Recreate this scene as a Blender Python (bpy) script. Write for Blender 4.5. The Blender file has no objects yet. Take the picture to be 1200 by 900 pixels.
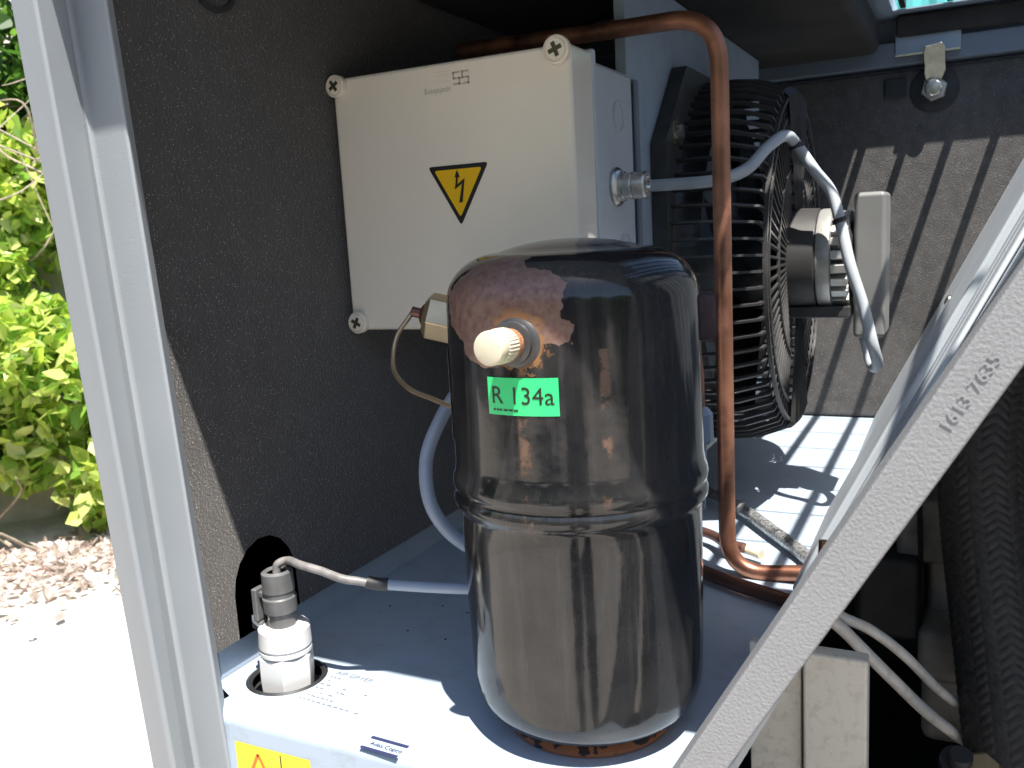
import bpy, bmesh, math, random
from mathutils import Vector, Matrix
import numpy as np
R = math.radians
random.seed(7); rng = np.random.default_rng(7)
SC = bpy.context.scene; COL = SC.collection

# ------------------------------------------------------------------ camera, sky, sun, exposure
cam_d = bpy.data.cameras.new('camera'); cam = bpy.data.objects.new('camera', cam_d); COL.objects.link(cam)
cam_d.sensor_width = 36; cam_d.lens = 31.5; cam_d.clip_start = 0.02; cam_d.clip_end = 600
CR = Vector((0.8946, 0.4434, -0.0559)); CU = Vector((-0.0240, 0.1726, 0.9847)); CF = Vector((-0.4462, 0.8796, -0.1650))
cam.matrix_world = Matrix(((CR.x, CU.x, -CF.x, 0), (CR.y, CU.y, -CF.y, 0), (CR.z, CU.z, -CF.z, 1.40), (0, 0, 0, 1)))
cam_d.dof.use_dof = True; cam_d.dof.focus_distance = 0.60; cam_d.dof.aperture_fstop = 22
SC.camera = cam
SUN = Vector((0.30, -0.28, 1.0)).normalized()          # towards the sun
w = bpy.data.worlds.new('World'); SC.world = w; w.use_nodes = True
nt = w.node_tree; sky = nt.nodes.new('ShaderNodeTexSky'); sky.sky_type = 'NISHITA'; sky.sun_disc = False
sky.sun_elevation = math.asin(SUN.z); sky.sun_rotation = math.atan2(SUN.x, SUN.y)
sky.air_density = 1.0; sky.dust_density = 0.6
bg = nt.nodes['Background']; bg.inputs[1].default_value = 0.10
nt.links.new(sky.outputs[0], bg.inputs[0])
sd = bpy.data.lights.new('sun', 'SUN'); sd.energy = 5.0; sd.angle = R(0.5); sd.color = (1.0, 0.955, 0.89)
so = bpy.data.objects.new('sun', sd); COL.objects.link(so); so.rotation_euler = SUN.to_track_quat('Z', 'Y').to_euler(); so.location = (2, -2, 6)
SC.view_settings.view_transform = 'Standard'; SC.view_settings.look = 'None'
SC.view_settings.exposure = 1.32; SC.view_settings.gamma = 1
SC.cycles.max_bounces = 10; SC.cycles.diffuse_bounces = 6; SC.cycles.glossy_bounces = 4

# ------------------------------------------------------------------ materials
MATS = {}
def mat(name, col, rough=0.5, metal=0.0, var=0.0, vscale=20, bump=0.0, bscale=400, coat=0.0, spec=0.5, dirt=None, dscale=12, damt=0.5, rvar=0.0):
    m = bpy.data.materials.new(name); m.use_nodes = True; MATS[name] = m
    n = m.node_tree.nodes; l = m.node_tree.links; p = n['Principled BSDF']
    p.inputs['Base Color'].default_value = (*col, 1); p.inputs['Roughness'].default_value = rough; p.inputs['Metallic'].default_value = metal
    p.inputs['Coat Weight'].default_value = coat; p.inputs['Specular IOR Level'].default_value = spec
    tc = n.new('ShaderNodeTexCoord')
    last = None
    if var > 0:
        no = n.new('ShaderNodeTexNoise'); no.inputs['Scale'].default_value = vscale; no.inputs['Detail'].default_value = 6
        l.new(tc.outputs['Object'], no.inputs['Vector'])
        mr = n.new('ShaderNodeMapRange'); mr.inputs[1].default_value = 0.3; mr.inputs[2].default_value = 0.7; mr.inputs[3].default_value = 1 - var; mr.inputs[4].default_value = 1 + var
        l.new(no.outputs[0], mr.inputs[0])
        mx = n.new('ShaderNodeVectorMath'); mx.operation = 'SCALE'; mx.inputs[0].default_value = col
        l.new(mr.outputs[0], mx.inputs['Scale']); last = mx.outputs[0]
        if rvar:
            r2 = n.new('ShaderNodeMapRange'); r2.inputs[1].default_value = 0.3; r2.inputs[2].default_value = 0.7; r2.inputs[3].default_value = rough - rvar; r2.inputs[4].default_value = rough + rvar
            l.new(no.outputs[0], r2.inputs[0]); l.new(r2.outputs[0], p.inputs['Roughness'])
    if dirt:
        no = n.new('ShaderNodeTexNoise'); no.inputs['Scale'].default_value = dscale; no.inputs['Detail'].default_value = 8; no.inputs['Roughness'].default_value = 0.65
        l.new(tc.outputs['Object'], no.inputs['Vector'])
        mr = n.new('ShaderNodeMapRange'); mr.inputs[1].default_value = 0.5; mr.inputs[2].default_value = 0.72; mr.inputs[3].default_value = 0; mr.inputs[4].default_value = damt
        l.new(no.outputs[0], mr.inputs[0])
        mc = n.new('ShaderNodeMix'); mc.data_type = 'RGBA'; mc.inputs[6].default_value = (*col, 1); mc.inputs[7].default_value = (*dirt, 1)
        if last: l.new(last, mc.inputs[6])
        l.new(mr.outputs[0], mc.inputs[0]); last = mc.outputs[2]
    if last: l.new(last, p.inputs['Base Color'])
    if bump > 0:
        nb = n.new('ShaderNodeTexNoise'); nb.inputs['Scale'].default_value = bscale; nb.inputs['Detail'].default_value = 3
        l.new(tc.outputs['Object'], nb.inputs['Vector'])
        b = n.new('ShaderNodeBump'); b.inputs['Strength'].default_value = bump; b.inputs['Distance'].default_value = 0.001
        l.new(nb.outputs[0], b.inputs['Height']); l.new(b.outputs[0], p.inputs['Normal'])
    return m
PAINT = mat('grey_blue_paint', (0.32, 0.385, 0.46), 0.42, var=0.05, vscale=9, bump=0.10, bscale=900, dirt=(0.20, 0.20, 0.19), dscale=40, damt=0.35)
POSTP = mat('post_paint', (0.270, 0.292, 0.312), 0.52, var=0.03, vscale=14, bump=0.10, bscale=700)
BRACEP = mat('orange_peel_grey_paint', (0.25, 0.252, 0.258), 0.5, var=0.03, vscale=25, bump=0.5, bscale=620)
PALEP = mat('pale_grey_paint', (0.50, 0.54, 0.57), 0.45, var=0.05, vscale=12, bump=0.1, bscale=800)
def foam_mat(name, col, spk, sheen=0.0):
    m = mat(name, col, 0.8, var=0.25, vscale=60, bump=0.7, bscale=520, dirt=tuple(c * 1.6 + 0.004 for c in col), dscale=7, damt=0.6)
    n = m.node_tree.nodes; l = m.node_tree.links; p = n['Principled BSDF']
    tc = n.new('ShaderNodeTexCoord'); v = n.new('ShaderNodeTexVoronoi'); v.inputs['Scale'].default_value = 820
    l.new(tc.outputs['Object'], v.inputs['Vector'])
    sp = n.new('ShaderNodeSeparateColor'); l.new(v.outputs['Color'], sp.inputs[0])
    g = n.new('ShaderNodeMath'); g.operation = 'GREATER_THAN'; g.inputs[1].default_value = 0.91; l.new(sp.outputs[0], g.inputs[0])
    d = n.new('ShaderNodeMath'); d.operation = 'LESS_THAN'; d.inputs[1].default_value = 0.33; l.new(v.outputs['Distance'], d.inputs[0])
    a = n.new('ShaderNodeMath'); a.operation = 'MULTIPLY'; l.new(g.outputs[0], a.inputs[0]); l.new(d.outputs[0], a.inputs[1])
    mc = n.new('ShaderNodeMix'); mc.data_type = 'RGBA'; mc.inputs[7].default_value = (spk, spk, spk * 0.95, 1)
    p.inputs['Sheen Weight'].default_value = sheen; p.inputs['Sheen Roughness'].default_value = 0.45; p.inputs['Sheen Tint'].default_value = (1.0, 0.93, 0.88, 1)
    src = p.inputs['Base Color'].links[0].from_socket; l.new(src, mc.inputs[6]); l.new(a.outputs[0], mc.inputs[0]); l.new(mc.outputs[2], p.inputs['Base Color'])
    return m
FOAM = foam_mat('black_flocked_foam', (0.026, 0.025, 0.024), 0.55, 0.8)
FOAMB = foam_mat('dusty_foam', (0.072, 0.068, 0.066), 0.30, 0.25)
FOAMC = mat('brown_black_foam', (0.030, 0.026, 0.023), 0.85, var=0.35, vscale=15, bump=0.8, bscale=300)
DARK = mat('dark_steel', (0.02, 0.02, 0.022), 0.6, var=0.2, vscale=20)
BOXP = mat('beige_box_plastic', (0.80, 0.72, 0.60), 0.22, var=0.03, vscale=8, coat=0.25, rvar=0.04)
BOXB = mat('grey_box_plastic', (0.50, 0.53, 0.56), 0.30, var=0.03, vscale=8)
BPLAS = mat('black_plastic', (0.018, 0.018, 0.020), 0.34, var=0.3, vscale=60, rvar=0.08)
DPLAS = mat('dusty_black_plastic', (0.045, 0.044, 0.044), 0.36, var=0.4, vscale=35, dirt=(0.10, 0.095, 0.085), dscale=25, damt=0.35)
STEEL = mat('nickel_plated_brass', (0.62, 0.60, 0.55), 0.26, metal=1.0, var=0.12, vscale=50, rvar=0.08)
ALU = mat('cast_aluminium', (0.55, 0.54, 0.51), 0.42, metal=0.7, var=0.15, vscale=40, bump=0.2, bscale=500)
BRASS = mat('aged_brass', (0.55, 0.42, 0.26), 0.36, metal=0.8, var=0.15, vscale=60)
ZINC = mat('yellow_zinc', (0.66, 0.62, 0.48), 0.24, metal=0.95, var=0.2, vscale=70)
COPPER = mat('copper_pipe', (0.44, 0.205, 0.13), 0.40, metal=0.8, var=0.3, vscale=28, dirt=(0.12, 0.06, 0.045), dscale=22, damt=0.9, rvar=0.1)
COPPERD = mat('tarnished_copper_pipe', (0.15, 0.075, 0.058), 0.40, metal=0.6, var=0.3, vscale=40, dirt=(0.10, 0.06, 0.05), dscale=60, damt=0.8)
CABLE = mat('light_grey_cable', (0.40, 0.43, 0.46), 0.38, var=0.06, vscale=50)
CABLEB = mat('blue_grey_cable', (0.26, 0.31, 0.39), 0.4, var=0.06, vscale=50)
CABLEW = mat('white_cable', (0.62, 0.60, 0.56), 0.45, var=0.1, vscale=60, dirt=(0.25, 0.2, 0.15), dscale=90, damt=0.5)
RUBBER = mat('black_rubber', (0.02, 0.02, 0.021), 0.55, var=0.3, vscale=80)
HOSE = mat('braided_rubber_hose', (0.026, 0.025, 0.025), 0.6, var=0.45, vscale=160, bump=0.5, bscale=900)
WHITE = mat('white_nylon', (0.60, 0.59, 0.57), 0.4, var=0.05, vscale=30)
CREAM = mat('cream_cap', (0.60, 0.54, 0.40), 0.38, var=0.06, vscale=60, dirt=(0.5, 0.4, 0.2), dscale=160, damt=0.5)
RUST = mat('orange_rust', (0.36, 0.16, 0.07), 0.8, var=0.4, vscale=180, bump=1.0, bscale=700, dirt=(0.08, 0.03, 0.02), dscale=220, damt=0.9)
YEL = mat('yellow_sticker', (0.80, 0.47, 0.012), 0.3)
YEL2 = mat('bright_yellow_sticker', (0.85, 0.72, 0.03), 0.4)
ORA = mat('orange_print', (0.60, 0.16, 0.02), 0.4)
BLK = mat('black_print', (0.015, 0.014, 0.013), 0.35)
GRN = mat('green_sticker', (0.035, 0.62, 0.20), 0.30, coat=0.2)
GREYT = mat('faded_grey_print', (0.47, 0.42, 0.38), 0.4)
GREYT2 = mat('pale_grey_print', (0.22, 0.22, 0.25), 0.4)
BLUEP = mat('slate_blue_print', (0.028, 0.034, 0.085), 0.4)
ENG = mat('grey_engine_casting', (0.30, 0.29, 0.27), 0.6, metal=0.2, var=0.25, vscale=20, bump=0.5, bscale=250, dirt=(0.05, 0.045, 0.04), dscale=15, damt=0.8)
CREAMP = mat('cream_painted_duct', (0.52, 0.50, 0.44), 0.5, var=0.06, vscale=15, dirt=(0.2, 0.17, 0.13), dscale=120, damt=0.5)
CONC = mat('pale_concrete', (0.47, 0.425, 0.375), 0.85, var=0.10, vscale=3, bump=0.5, bscale=60, dirt=(0.33, 0.31, 0.28), dscale=0.7, damt=0.6)
SOIL = mat('dry_soil', (0.50, 0.45, 0.41), 0.9, var=0.3, vscale=6, bump=0.8, bscale=40)
BARK = mat('dry_bark', (0.36, 0.29, 0.22), 0.8, var=0.3, vscale=30)

FOOT = mat('chipped_black_foot', (0.016, 0.014, 0.022), 0.3, var=0.3, vscale=60)
n_ = FOOT.node_tree.nodes; l_ = FOOT.node_tree.links
tc_ = n_.new('ShaderNodeTexCoord'); sz_ = n_.new('ShaderNodeSeparateXYZ'); l_.new(tc_.outputs['Object'], sz_.inputs[0])
no_ = n_.new('ShaderNodeTexNoise'); no_.inputs['Scale'].default_value = 85; no_.inputs['Detail'].default_value = 4; l_.new(tc_.outputs['Object'], no_.inputs['Vector'])
m1_ = n_.new('ShaderNodeMath'); m1_.operation = 'MULTIPLY_ADD'; m1_.inputs[1].default_value = 0.030; m1_.inputs[2].default_value = -0.0105; l_.new(no_.outputs[0], m1_.inputs[0])
m2_ = n_.new('ShaderNodeMath'); m2_.operation = 'LESS_THAN'; l_.new(sz_.outputs[2], m2_.inputs[0]); l_.new(m1_.outputs[0], m2_.inputs[1])
mc_ = n_.new('ShaderNodeMix'); mc_.data_type = 'RGBA'; mc_.inputs[6].default_value = (0.016,0.014,0.022,1); mc_.inputs[7].default_value = (0.26,0.10,0.045,1); l_.new(m2_.outputs[0], mc_.inputs[0]); l_.new(mc_.outputs[2], n_['Principled BSDF'].inputs['Base Color'])

def leaf_mat(name):
    m = bpy.data.materials.new(name); m.use_nodes = True
    n = m.node_tree.nodes; l = m.node_tree.links; p = n['Principled BSDF']; p.inputs['Roughness'].default_value = 0.45
    at = n.new('ShaderNodeAttribute'); at.attribute_name = 'tint'
    l.new(at.outputs['Color'], p.inputs['Base Color'])
    tr = n.new('ShaderNodeBsdfTranslucent'); l.new(at.outputs['Color'], tr.inputs[0])
    mx = n.new('ShaderNodeMixShader'); mx.inputs[0].default_value = 0.5
    l.new(p.outputs[0], mx.inputs[1]); l.new(tr.outputs[0], mx.inputs[2]); l.new(mx.outputs[0], n['Material Output'].inputs[0])
    return m
LEAF = leaf_mat('ivy_leaf')

def shell_mat():
    m = bpy.data.materials.new('glossy_black_enamel'); m.use_nodes = True
    n = m.node_tree.nodes; l = m.node_tree.links; p = n['Principled BSDF']
    N = n.new
    tc = N('ShaderNodeTexCoord'); sx = N('ShaderNodeSeparateXYZ'); l.new(tc.outputs['Object'], sx.inputs[0])
    def noise(sc, det=6, rough=0.6, vec=None):
        o = N('ShaderNodeTexNoise'); o.inputs['Scale'].default_value = sc; o.inputs['Detail'].default_value = det; o.inputs['Roughness'].default_value = rough
        l.new(vec if vec is not None else tc.outputs['Object'], o.inputs['Vector']); return o.outputs[0]
    def M(op, a, b=0.0, c=None, clamp=False):
        o = N('ShaderNodeMath'); o.operation = op; o.use_clamp = clamp
        for i, q in enumerate((a, b) if c is None else (a, b, c)):
            if isinstance(q, (int, float)): o.inputs[i].default_value = q
            else: l.new(q, o.inputs[i])
        return o.outputs[0]
    def ramp(v, a, b, lo=0, hi=1):
        o = N('ShaderNodeMapRange'); o.inputs[1].default_value = a; o.inputs[2].default_value = b; o.inputs[3].default_value = lo; o.inputs[4].default_value = hi
        l.new(v, o.inputs[0]); return o.outputs[0]
    def mixc(f, a, b):
        o = N('ShaderNodeMix'); o.data_type = 'RGBA'
        if isinstance(f, (int, float)): o.inputs[0].default_value = f
        else: l.new(f, o.inputs[0])
        for i, q in ((6, a), (7, b)):
            if isinstance(q, tuple): o.inputs[i].default_value = (*q, 1)
            else: l.new(q, o.inputs[i])
        return o.outputs[2]
    x, y, z = sx.outputs
    # chipped patch of brown primer round the valve: distance from an uneven ellipse on the front
    w1 = M('ADD', M('MULTIPLY', M('SUBTRACT', noise(34, 2.0, 0.5), 0.5), 2.1), M('MULTIPLY', M('SUBTRACT', noise(130, 4, 0.6), 0.5), 0.5))
    e = M('ADD', M('POWER', M('DIVIDE', M('ADD', x, 0.014), 0.048), 2), M('POWER', M('DIVIDE', M('SUBTRACT', z, 0.262), 0.029), 2))
    e = M('ADD', e, w1)
    front = M('LESS_THAN', y, 0.012)
    patch = M('MULTIPLY', M('LESS_THAN', e, 0.88), front)
    rim = M('MULTIPLY', ramp(e, 0.70, 0.80), patch)
    # rust ring and drip under the valve
    rv = M('ADD', M('POWER', M('DIVIDE', x, 0.018), 2), M('POWER', M('DIVIDE', M('SUBTRACT', z, 0.246), 0.019), 2))
    rv = M('MULTIPLY', ramp(M('ADD', rv, M('MULTIPLY', M('SUBTRACT', noise(170, 5, 0.7), 0.5), 4.5)), 0.85, 0.35), front)
    st = N('ShaderNodeMapping'); st.inputs['Scale'].default_value = (1, 1, 0.06); l.new(tc.outputs['Object'], st.inputs[0])
    streak = noise(120, 5, 0.7, st.outputs[0])
    drip = M('MULTIPLY', M('MULTIPLY', ramp(M('ABSOLUTE', M('ADD', x, -0.001)), 0.0042, 0.002), ramp(noise(60, 5, .7), 0.47, 0.60)), M('MULTIPLY', ramp(z, 0.12, 0.14), M('LESS_THAN', z, 0.24)))
    drip2 = M('MULTIPLY', M('MULTIPLY', ramp(M('ABSOLUTE', M('ADD', x, -0.042)), 0.003, 0.001), ramp(noise(75, 5, .7), 0.46, 0.58)), M('MULTIPLY', ramp(z, 0.15, 0.17), M('LESS_THAN', z, 0.24)))
    drip = M('MULTIPLY', M('MAXIMUM', drip, drip2), front)
    # dust: fine specks, rubbed bands
    dust = M('MULTIPLY', ramp(noise(14, 6, 0.65), 0.38, 0.68), 0.55)
    dust = M('ADD', dust, M('MULTIPLY', ramp(streak, 0.50, 0.62), 0.35), clamp=True)
    speck = ramp(noise(900, 2, 0.5), 0.66, 0.72, 0, 0.5)
    dust = M('ADD', dust, speck, clamp=True)
    base = mixc(M('MULTIPLY', dust, 0.40), (0.0085, 0.009, 0.0105), (0.082, 0.076, 0.070))
    prim = mixc(ramp(noise(240, 5, 0.7), 0.35, 0.65), (0.12, 0.060, 0.047), (0.20, 0.125, 0.10))
    base = mixc(patch, base, prim)
    base = mixc(M('MULTIPLY', rim, 0.5), base, (0.15, 0.10, 0.075))
    base = mixc(M('MULTIPLY', rv, 0.85), base, (0.25, 0.115, 0.040))
    base = mixc(M('MULTIPLY', drip, 0.55), base, (0.20, 0.11, 0.065))
    # peeling at the foot: rust shows through
    foot = M('MULTIPLY', M('LESS_THAN', z, 0.012), M('LESS_THAN', noise(90, 4, 0.7), 0.50))
    base = mixc(foot, base, (0.30, 0.12, 0.05))
    l.new(base, p.inputs['Base Color'])
    rough = M('ADD', M('MULTIPLY', patch, 0.24), 0.085)
    rough = M('ADD', rough, M('MULTIPLY', dust, 0.10), clamp=True)
    rough = M('MAXIMUM', rough, M('MULTIPLY', M('MAXIMUM', rv, drip), 0.7))
    l.new(rough, p.inputs['Roughness'])
    p.inputs['Specular IOR Level'].default_value = 0.50
    p.inputs['Coat Weight'].default_value = 0.0
    h = M('ADD', M('MULTIPLY', patch, -0.35), M('MULTIPLY', noise(30, 3, 0.5), 1.0))
    h = M('ADD', h, M('MULTIPLY', streak, 0.16))
    h = M('ADD', h, M('MULTIPLY', noise(320, 2), 0.025))
    b = N('ShaderNodeBump'); b.inputs['Strength'].default_value = 0.55; b.inputs['Distance'].default_value = 0.0006
    l.new(h, b.inputs['Height']); l.new(b.outputs[0], p.inputs['Normal'])
    return m
ENAMEL = shell_mat()

# ------------------------------------------------------------------ helpers
ORG = {}
def _org(o): return ORG.get(o.name, Vector((0, 0, 0))) if o else Vector((0, 0, 0))
def empty(name, loc, label, cat, group=None):
    o = bpy.data.objects.new(name, None); COL.objects.link(o); o.location = loc; o.empty_display_size = 0.02
    o['label'] = label; o['category'] = cat
    if group: o['group'] = group
    ORG[o.name] = Vector(loc); return o
def tag(o, label=None, cat=None, group=None, kind=None):
    if label: o['label'] = label
    if cat: o['category'] = cat
    if group: o['group'] = group
    if kind: o['kind'] = kind
    return o
def link(name, bm, m, parent=None, smooth=False, bevel=0, seg=2, origin=None, angle=35, rel=False):
    """bm is in world coordinates (rel=True: already local to the parent)"""
    org = Vector(origin) if origin is not None else _org(parent)
    if not rel: bmesh.ops.translate(bm, verts=bm.verts, vec=-org)
    bmesh.ops.recalc_face_normals(bm, faces=bm.faces)
    me = bpy.data.meshes.new(name); bm.to_mesh(me); bm.free()
    ms = m if isinstance(m, (list, tuple)) else [m]
    for q in ms: me.materials.append(q)
    if smooth:
        me.polygons.foreach_set('use_smooth', [True] * len(me.polygons))
        try: me.set_sharp_from_angle(angle=R(angle))
        except Exception: pass
    o = bpy.data.objects.new(name, me); COL.objects.link(o)
    if parent: o.parent = parent
    elif origin is not None: o.location = org
    ORG[o.name] = org
    if bevel:
        bv = o.modifiers.new('bevel', 'BEVEL'); bv.width = bevel; bv.segments = seg; bv.limit_method = 'ANGLE'; bv.angle_limit = R(40)
        if not smooth:
            me.polygons.foreach_set('use_smooth', [True] * len(me.polygons))
            try: me.set_sharp_from_angle(angle=R(30))
            except Exception: pass
        bv.harden_normals = True
    return o
def inst(src, parent=None, rot=None, loc=None):
    o = src.copy(); COL.objects.link(o)
    if parent: o.parent = parent
    if rot is not None: o.rotation_euler = rot
    if loc is not None: o.location = loc
    return o
def BM(): return bmesh.new()
def box(bm, x0, x1, y0, y1, z0, z1):
    v = [bm.verts.new(p) for p in ((x0,y0,z0),(x1,y0,z0),(x1,y1,z0),(x0,y1,z0),(x0,y0,z1),(x1,y0,z1),(x1,y1,z1),(x0,y1,z1))]
    for f in ((3,2,1,0),(4,5,6,7),(0,1,5,4),(1,2,6,5),(2,3,7,6),(3,0,4,7)): bm.faces.new([v[i] for i in f])
    return bm
def prism(bm, pts, d):
    """closed polygon pts (3D) swept by vector d"""
    a = [bm.verts.new(p) for p in pts]; b = [bm.verts.new(Vector(p) + Vector(d)) for p in pts]
    n = len(a)
    bm.faces.new(a[::-1]); bm.faces.new(b)
    for i in range(n): bm.faces.new((a[i], a[(i+1) % n], b[(i+1) % n], b[i]))
    return bm
def frame_for(ax):
    ax = Vector(ax).normalized(); t = Vector((0,0,1)) if abs(ax.z) < 0.9 else Vector((1,0,0))
    u = ax.cross(t).normalized(); return u, ax.cross(u).normalized(), ax
def lathe(bm, prof, o, ax, seg=48, close=True, phase=0.0):
    """prof: list of (radius, distance along axis)"""
    u, v, a = frame_for(ax); o = Vector(o); rings = []
    for r, h in prof:
        if r < 1e-6: rings.append([bm.verts.new(o + a*h)])
        else: rings.append([bm.verts.new(o + a*h + (u*math.cos(2*math.pi*i/seg+phase) + v*math.sin(2*math.pi*i/seg+phase))*r) for i in range(seg)])
    for A, B in zip(rings, rings[1:]):
        for i in range(seg):
            j = (i+1) % seg
            q = [A[i % len(A)], A[j % len(A)], B[j % len(B)], B[i % len(B)]]
            q = list(dict.fromkeys(q))
            if len(q) > 2:
                try: bm.faces.new(q)
                except ValueError: pass
    if close:
        for g in (rings[0], rings[-1]):
            if len(g) > 2: bm.faces.new(g)
    return bm
def spline(pts, n=8):
    P = [Vector(p) for p in pts]; P = [P[0]*2-P[1]] + P + [P[-1]*2-P[-2]]; out = []
    for i in range(1, len(P)-2):
        for k in range(n):
            t = k/n; a, b, c, d = P[i-1:i+3]
            out.append(0.5*((2*b)+(c-a)*t+(2*a-5*b+4*c-d)*t*t+(3*b-a-3*c+d)*t**3))
    out.append(P[-2]); return out
def fillet(pts, r, n=8):
    """polyline with round bends of radius about r"""
    P = [Vector(p) for p in pts]; out = [P[0]]
    for i in range(1, len(P)-1):
        a = (P[i-1]-P[i]); b = (P[i+1]-P[i]); d = min(r, a.length*0.45, b.length*0.45)
        s = P[i]+a.normalized()*d; e = P[i]+b.normalized()*d
        for k in range(n+1):
            t = k/n; out.append(s*(1-t)**2 + P[i]*2*t*(1-t) + e*t*t)
    out.append(P[-1]); return out
def tube(bm, pts, r, seg=14, fn=None, cap=True):
    P = [Vector(p) for p in pts]; T = [(P[min(i+1,len(P)-1)]-P[max(i-1,0)]).normalized() for i in range(len(P))]
    u, v, _ = frame_for(T[0]); rings = []; L = 0
    for i, p in enumerate(P):
        if i:
            L += (p-P[i-1]).length
            q = T[i-1].rotation_difference(T[i]); u = q @ u
        v = T[i].cross(u).normalized(); u = v.cross(T[i]).normalized()
        ring = []
        for k in range(seg):
            a = 2*math.pi*k/seg; rr = (r(i/(len(P)-1)) if callable(r) else r)
            if fn: rr += fn(L, a)
            ring.append(bm.verts.new(p + (u*math.cos(a)+v*math.sin(a))*rr))
        rings.append(ring)
    for A, B in zip(rings, rings[1:]):
        for k in range(seg): bm.faces.new((A[k], A[(k+1)%seg], B[(k+1)%seg], B[k]))
    if cap: bm.faces.new(rings[0][::-1]); bm.faces.new(rings[-1])
    return bm
def text_bm(bm, s, size, o, ux, uy, thick=0.0, wrap=None, space=1.0):
    """lettering starting at o, along ux, up uy"""
    c = bpy.data.curves.new('lettering', 'FONT'); c.body = s; c.size = size; c.extrude = thick; c.resolution_u = 3; c.space_character = space
    t = bpy.data.objects.new('lettering_tmp', c); COL.objects.link(t)
    dg = bpy.context.evaluated_depsgraph_get(); me = bpy.data.meshes.new_from_object(t.evaluated_get(dg))
    ux = Vector(ux).normalized(); uy = Vector(uy).normalized(); uz = ux.cross(uy); o = Vector(o)
    vs = []
    for v in me.vertices:
        vs.append(bm.verts.new(wrap(v.co) if wrap else o + ux*v.co.x + uy*v.co.y + uz*v.co.z))
    for p in me.polygons:
        try: bm.faces.new([vs[i] for i in p.vertices])
        except ValueError: pass
    bpy.data.objects.remove(t); bpy.data.curves.remove(c); bpy.data.meshes.remove(me)
    return bm
def flat(bm, pts):
    bm.faces.new([bm.verts.new(p) for p in pts]); return bm

# ------------------------------------------------------------------ setting: ground and enclosure sheets
bm = BM(); flat(bm, [(-150,-150,0),(150,-150,0),(150,150,0),(-150,150,0)])
tag(link('ground', bm, CONC), kind='structure')

TZ = 1.10; XL = -0.4565; YB = 1.40
# tray (floor of the compartment) with a round hole for the connector and a rolled front edge
HX, HY, HR = -0.4215, 0.4530, 0.0285
bm = BM()
outer = [(-0.4625, 0.4270), (-0.4405, 0.4160), (-0.4420, 0.4030), (-0.112, 0.4030), (-0.112, 1.42), (-0.48, 1.42), (-0.4625, 0.60)]
ho = [(HX+HR*math.cos(2*math.pi*i/32), HY+HR*math.sin(2*math.pi*i/32)) for i in range(32)]
ov = [bm.verts.new((x, y, TZ)) for x, y in outer]; hv = [bm.verts.new((x, y, TZ)) for x, y in ho]
oe = [bm.edges.new((ov[i], ov[(i+1) % len(ov)])) for i in range(len(ov))]; he = [bm.edges.new((hv[i], hv[(i+1) % 32])) for i in range(32)]
bmesh.ops.triangle_fill(bm, edges=oe+he, use_beauty=True)
for i in range(32):     # collar going down
    a, b = hv[i], hv[(i+1) % 32]
    c = bm.verts.new((b.co.x, b.co.y, TZ-0.02)); d = bm.verts.new((a.co.x, a.co.y, TZ-0.02)); bm.faces.new((a, b, c, d))
# rolled front edge, then the upright front
prof = [(0.4030, 0.0)] + [(0.4030-0.007*math.sin(t), -0.007*(1-math.cos(t))) for t in (0.26, 0.52, 0.78, 1.05, 1.31, 1.5708)] + [(0.396, -0.40)]
rows = [[bm.verts.new((x, y, TZ+z)) for x in (-0.4420, -0.112)] for y, z in prof]
for A, B in zip(rows, rows[1:]): bm.faces.new((A[0], A[1], B[1], B[0]))
bmesh.ops.remove_doubles(bm, verts=bm.verts, dist=1e-5)
tray = link('enclosure_floor', bm, PAINT, smooth=True, angle=50); tag(tray, kind='structure')
# dark well under the hole
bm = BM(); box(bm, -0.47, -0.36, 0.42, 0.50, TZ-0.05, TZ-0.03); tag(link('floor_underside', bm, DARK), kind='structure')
# left wall: outer sheet + foam liner with an arched cut-out
bm = BM(); box(bm, -0.500, -0.494, 0.405, 1.44, 0.70, 1.665); box(bm, -0.494, -0.4630, 0.432, 1.42, 1.085, 1.122)
lw = link('left_wall', bm, PAINT, bevel=0.001); tag(lw, kind='structure')
pts = [(XL, 0.412, 1.1165), (XL, 0.4600, 1.1165), (XL, 0.4600, 1.150), (XL, 0.4625, 1.162), (XL, 0.4680, 1.172), (XL, 0.4770, 1.180), (XL, 0.4890, 1.1845), (XL, 0.5020, 1.183), (XL, 0.5130, 1.177), (XL, 0.5220, 1.166), (XL, 0.527, 1.152), (XL, 0.528, 1.1165), (XL, 1.40, 1.1165), (XL, 1.40, 1.64), (XL, 0.412, 1.64)]
pts = [(x, y*0.971 if y < 1.3 else y, 1.4+(z-1.4)*0.971 if z < 1.6 else z) for x, y, z in pts]
bm = BM(); a = [bm.verts.new(p) for p in pts]; b = [bm.verts.new(Vector(p)+Vector((-0.014,0,0))) for p in pts]
f1 = bm.faces.new(a); f2 = bm.faces.new(b[::-1])
for i in range(len(a)): bm.faces.new((a[i], b[i], b[(i+1)%len(a)], a[(i+1)%len(a)]))
bmesh.ops.triangulate(bm, faces=[f1, f2])
fl = link('foam_liner', bm, FOAM, parent=lw)
bm = BM(); box(bm, -0.4760, -0.4720, 0.42, 0.60, 1.123, 1.24); link('backing_plate', bm, mat('charcoal_backing', (0.10,0.105,0.12), 0.5, var=0.15, vscale=30), parent=lw)
bm = BM(); lathe(bm, [(0.0, -0.002), (0.019, -0.002), (0.019, 0.0022), (0.0225, 0.0022), (0.0225, -0.002)], (XL, 0.487, 1.581), (1,0,0), 32)
link('dark_hole_disc', bm, RUBBER, parent=lw, smooth=True)  # black disc with rim stands for the darkness of an open hole
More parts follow.
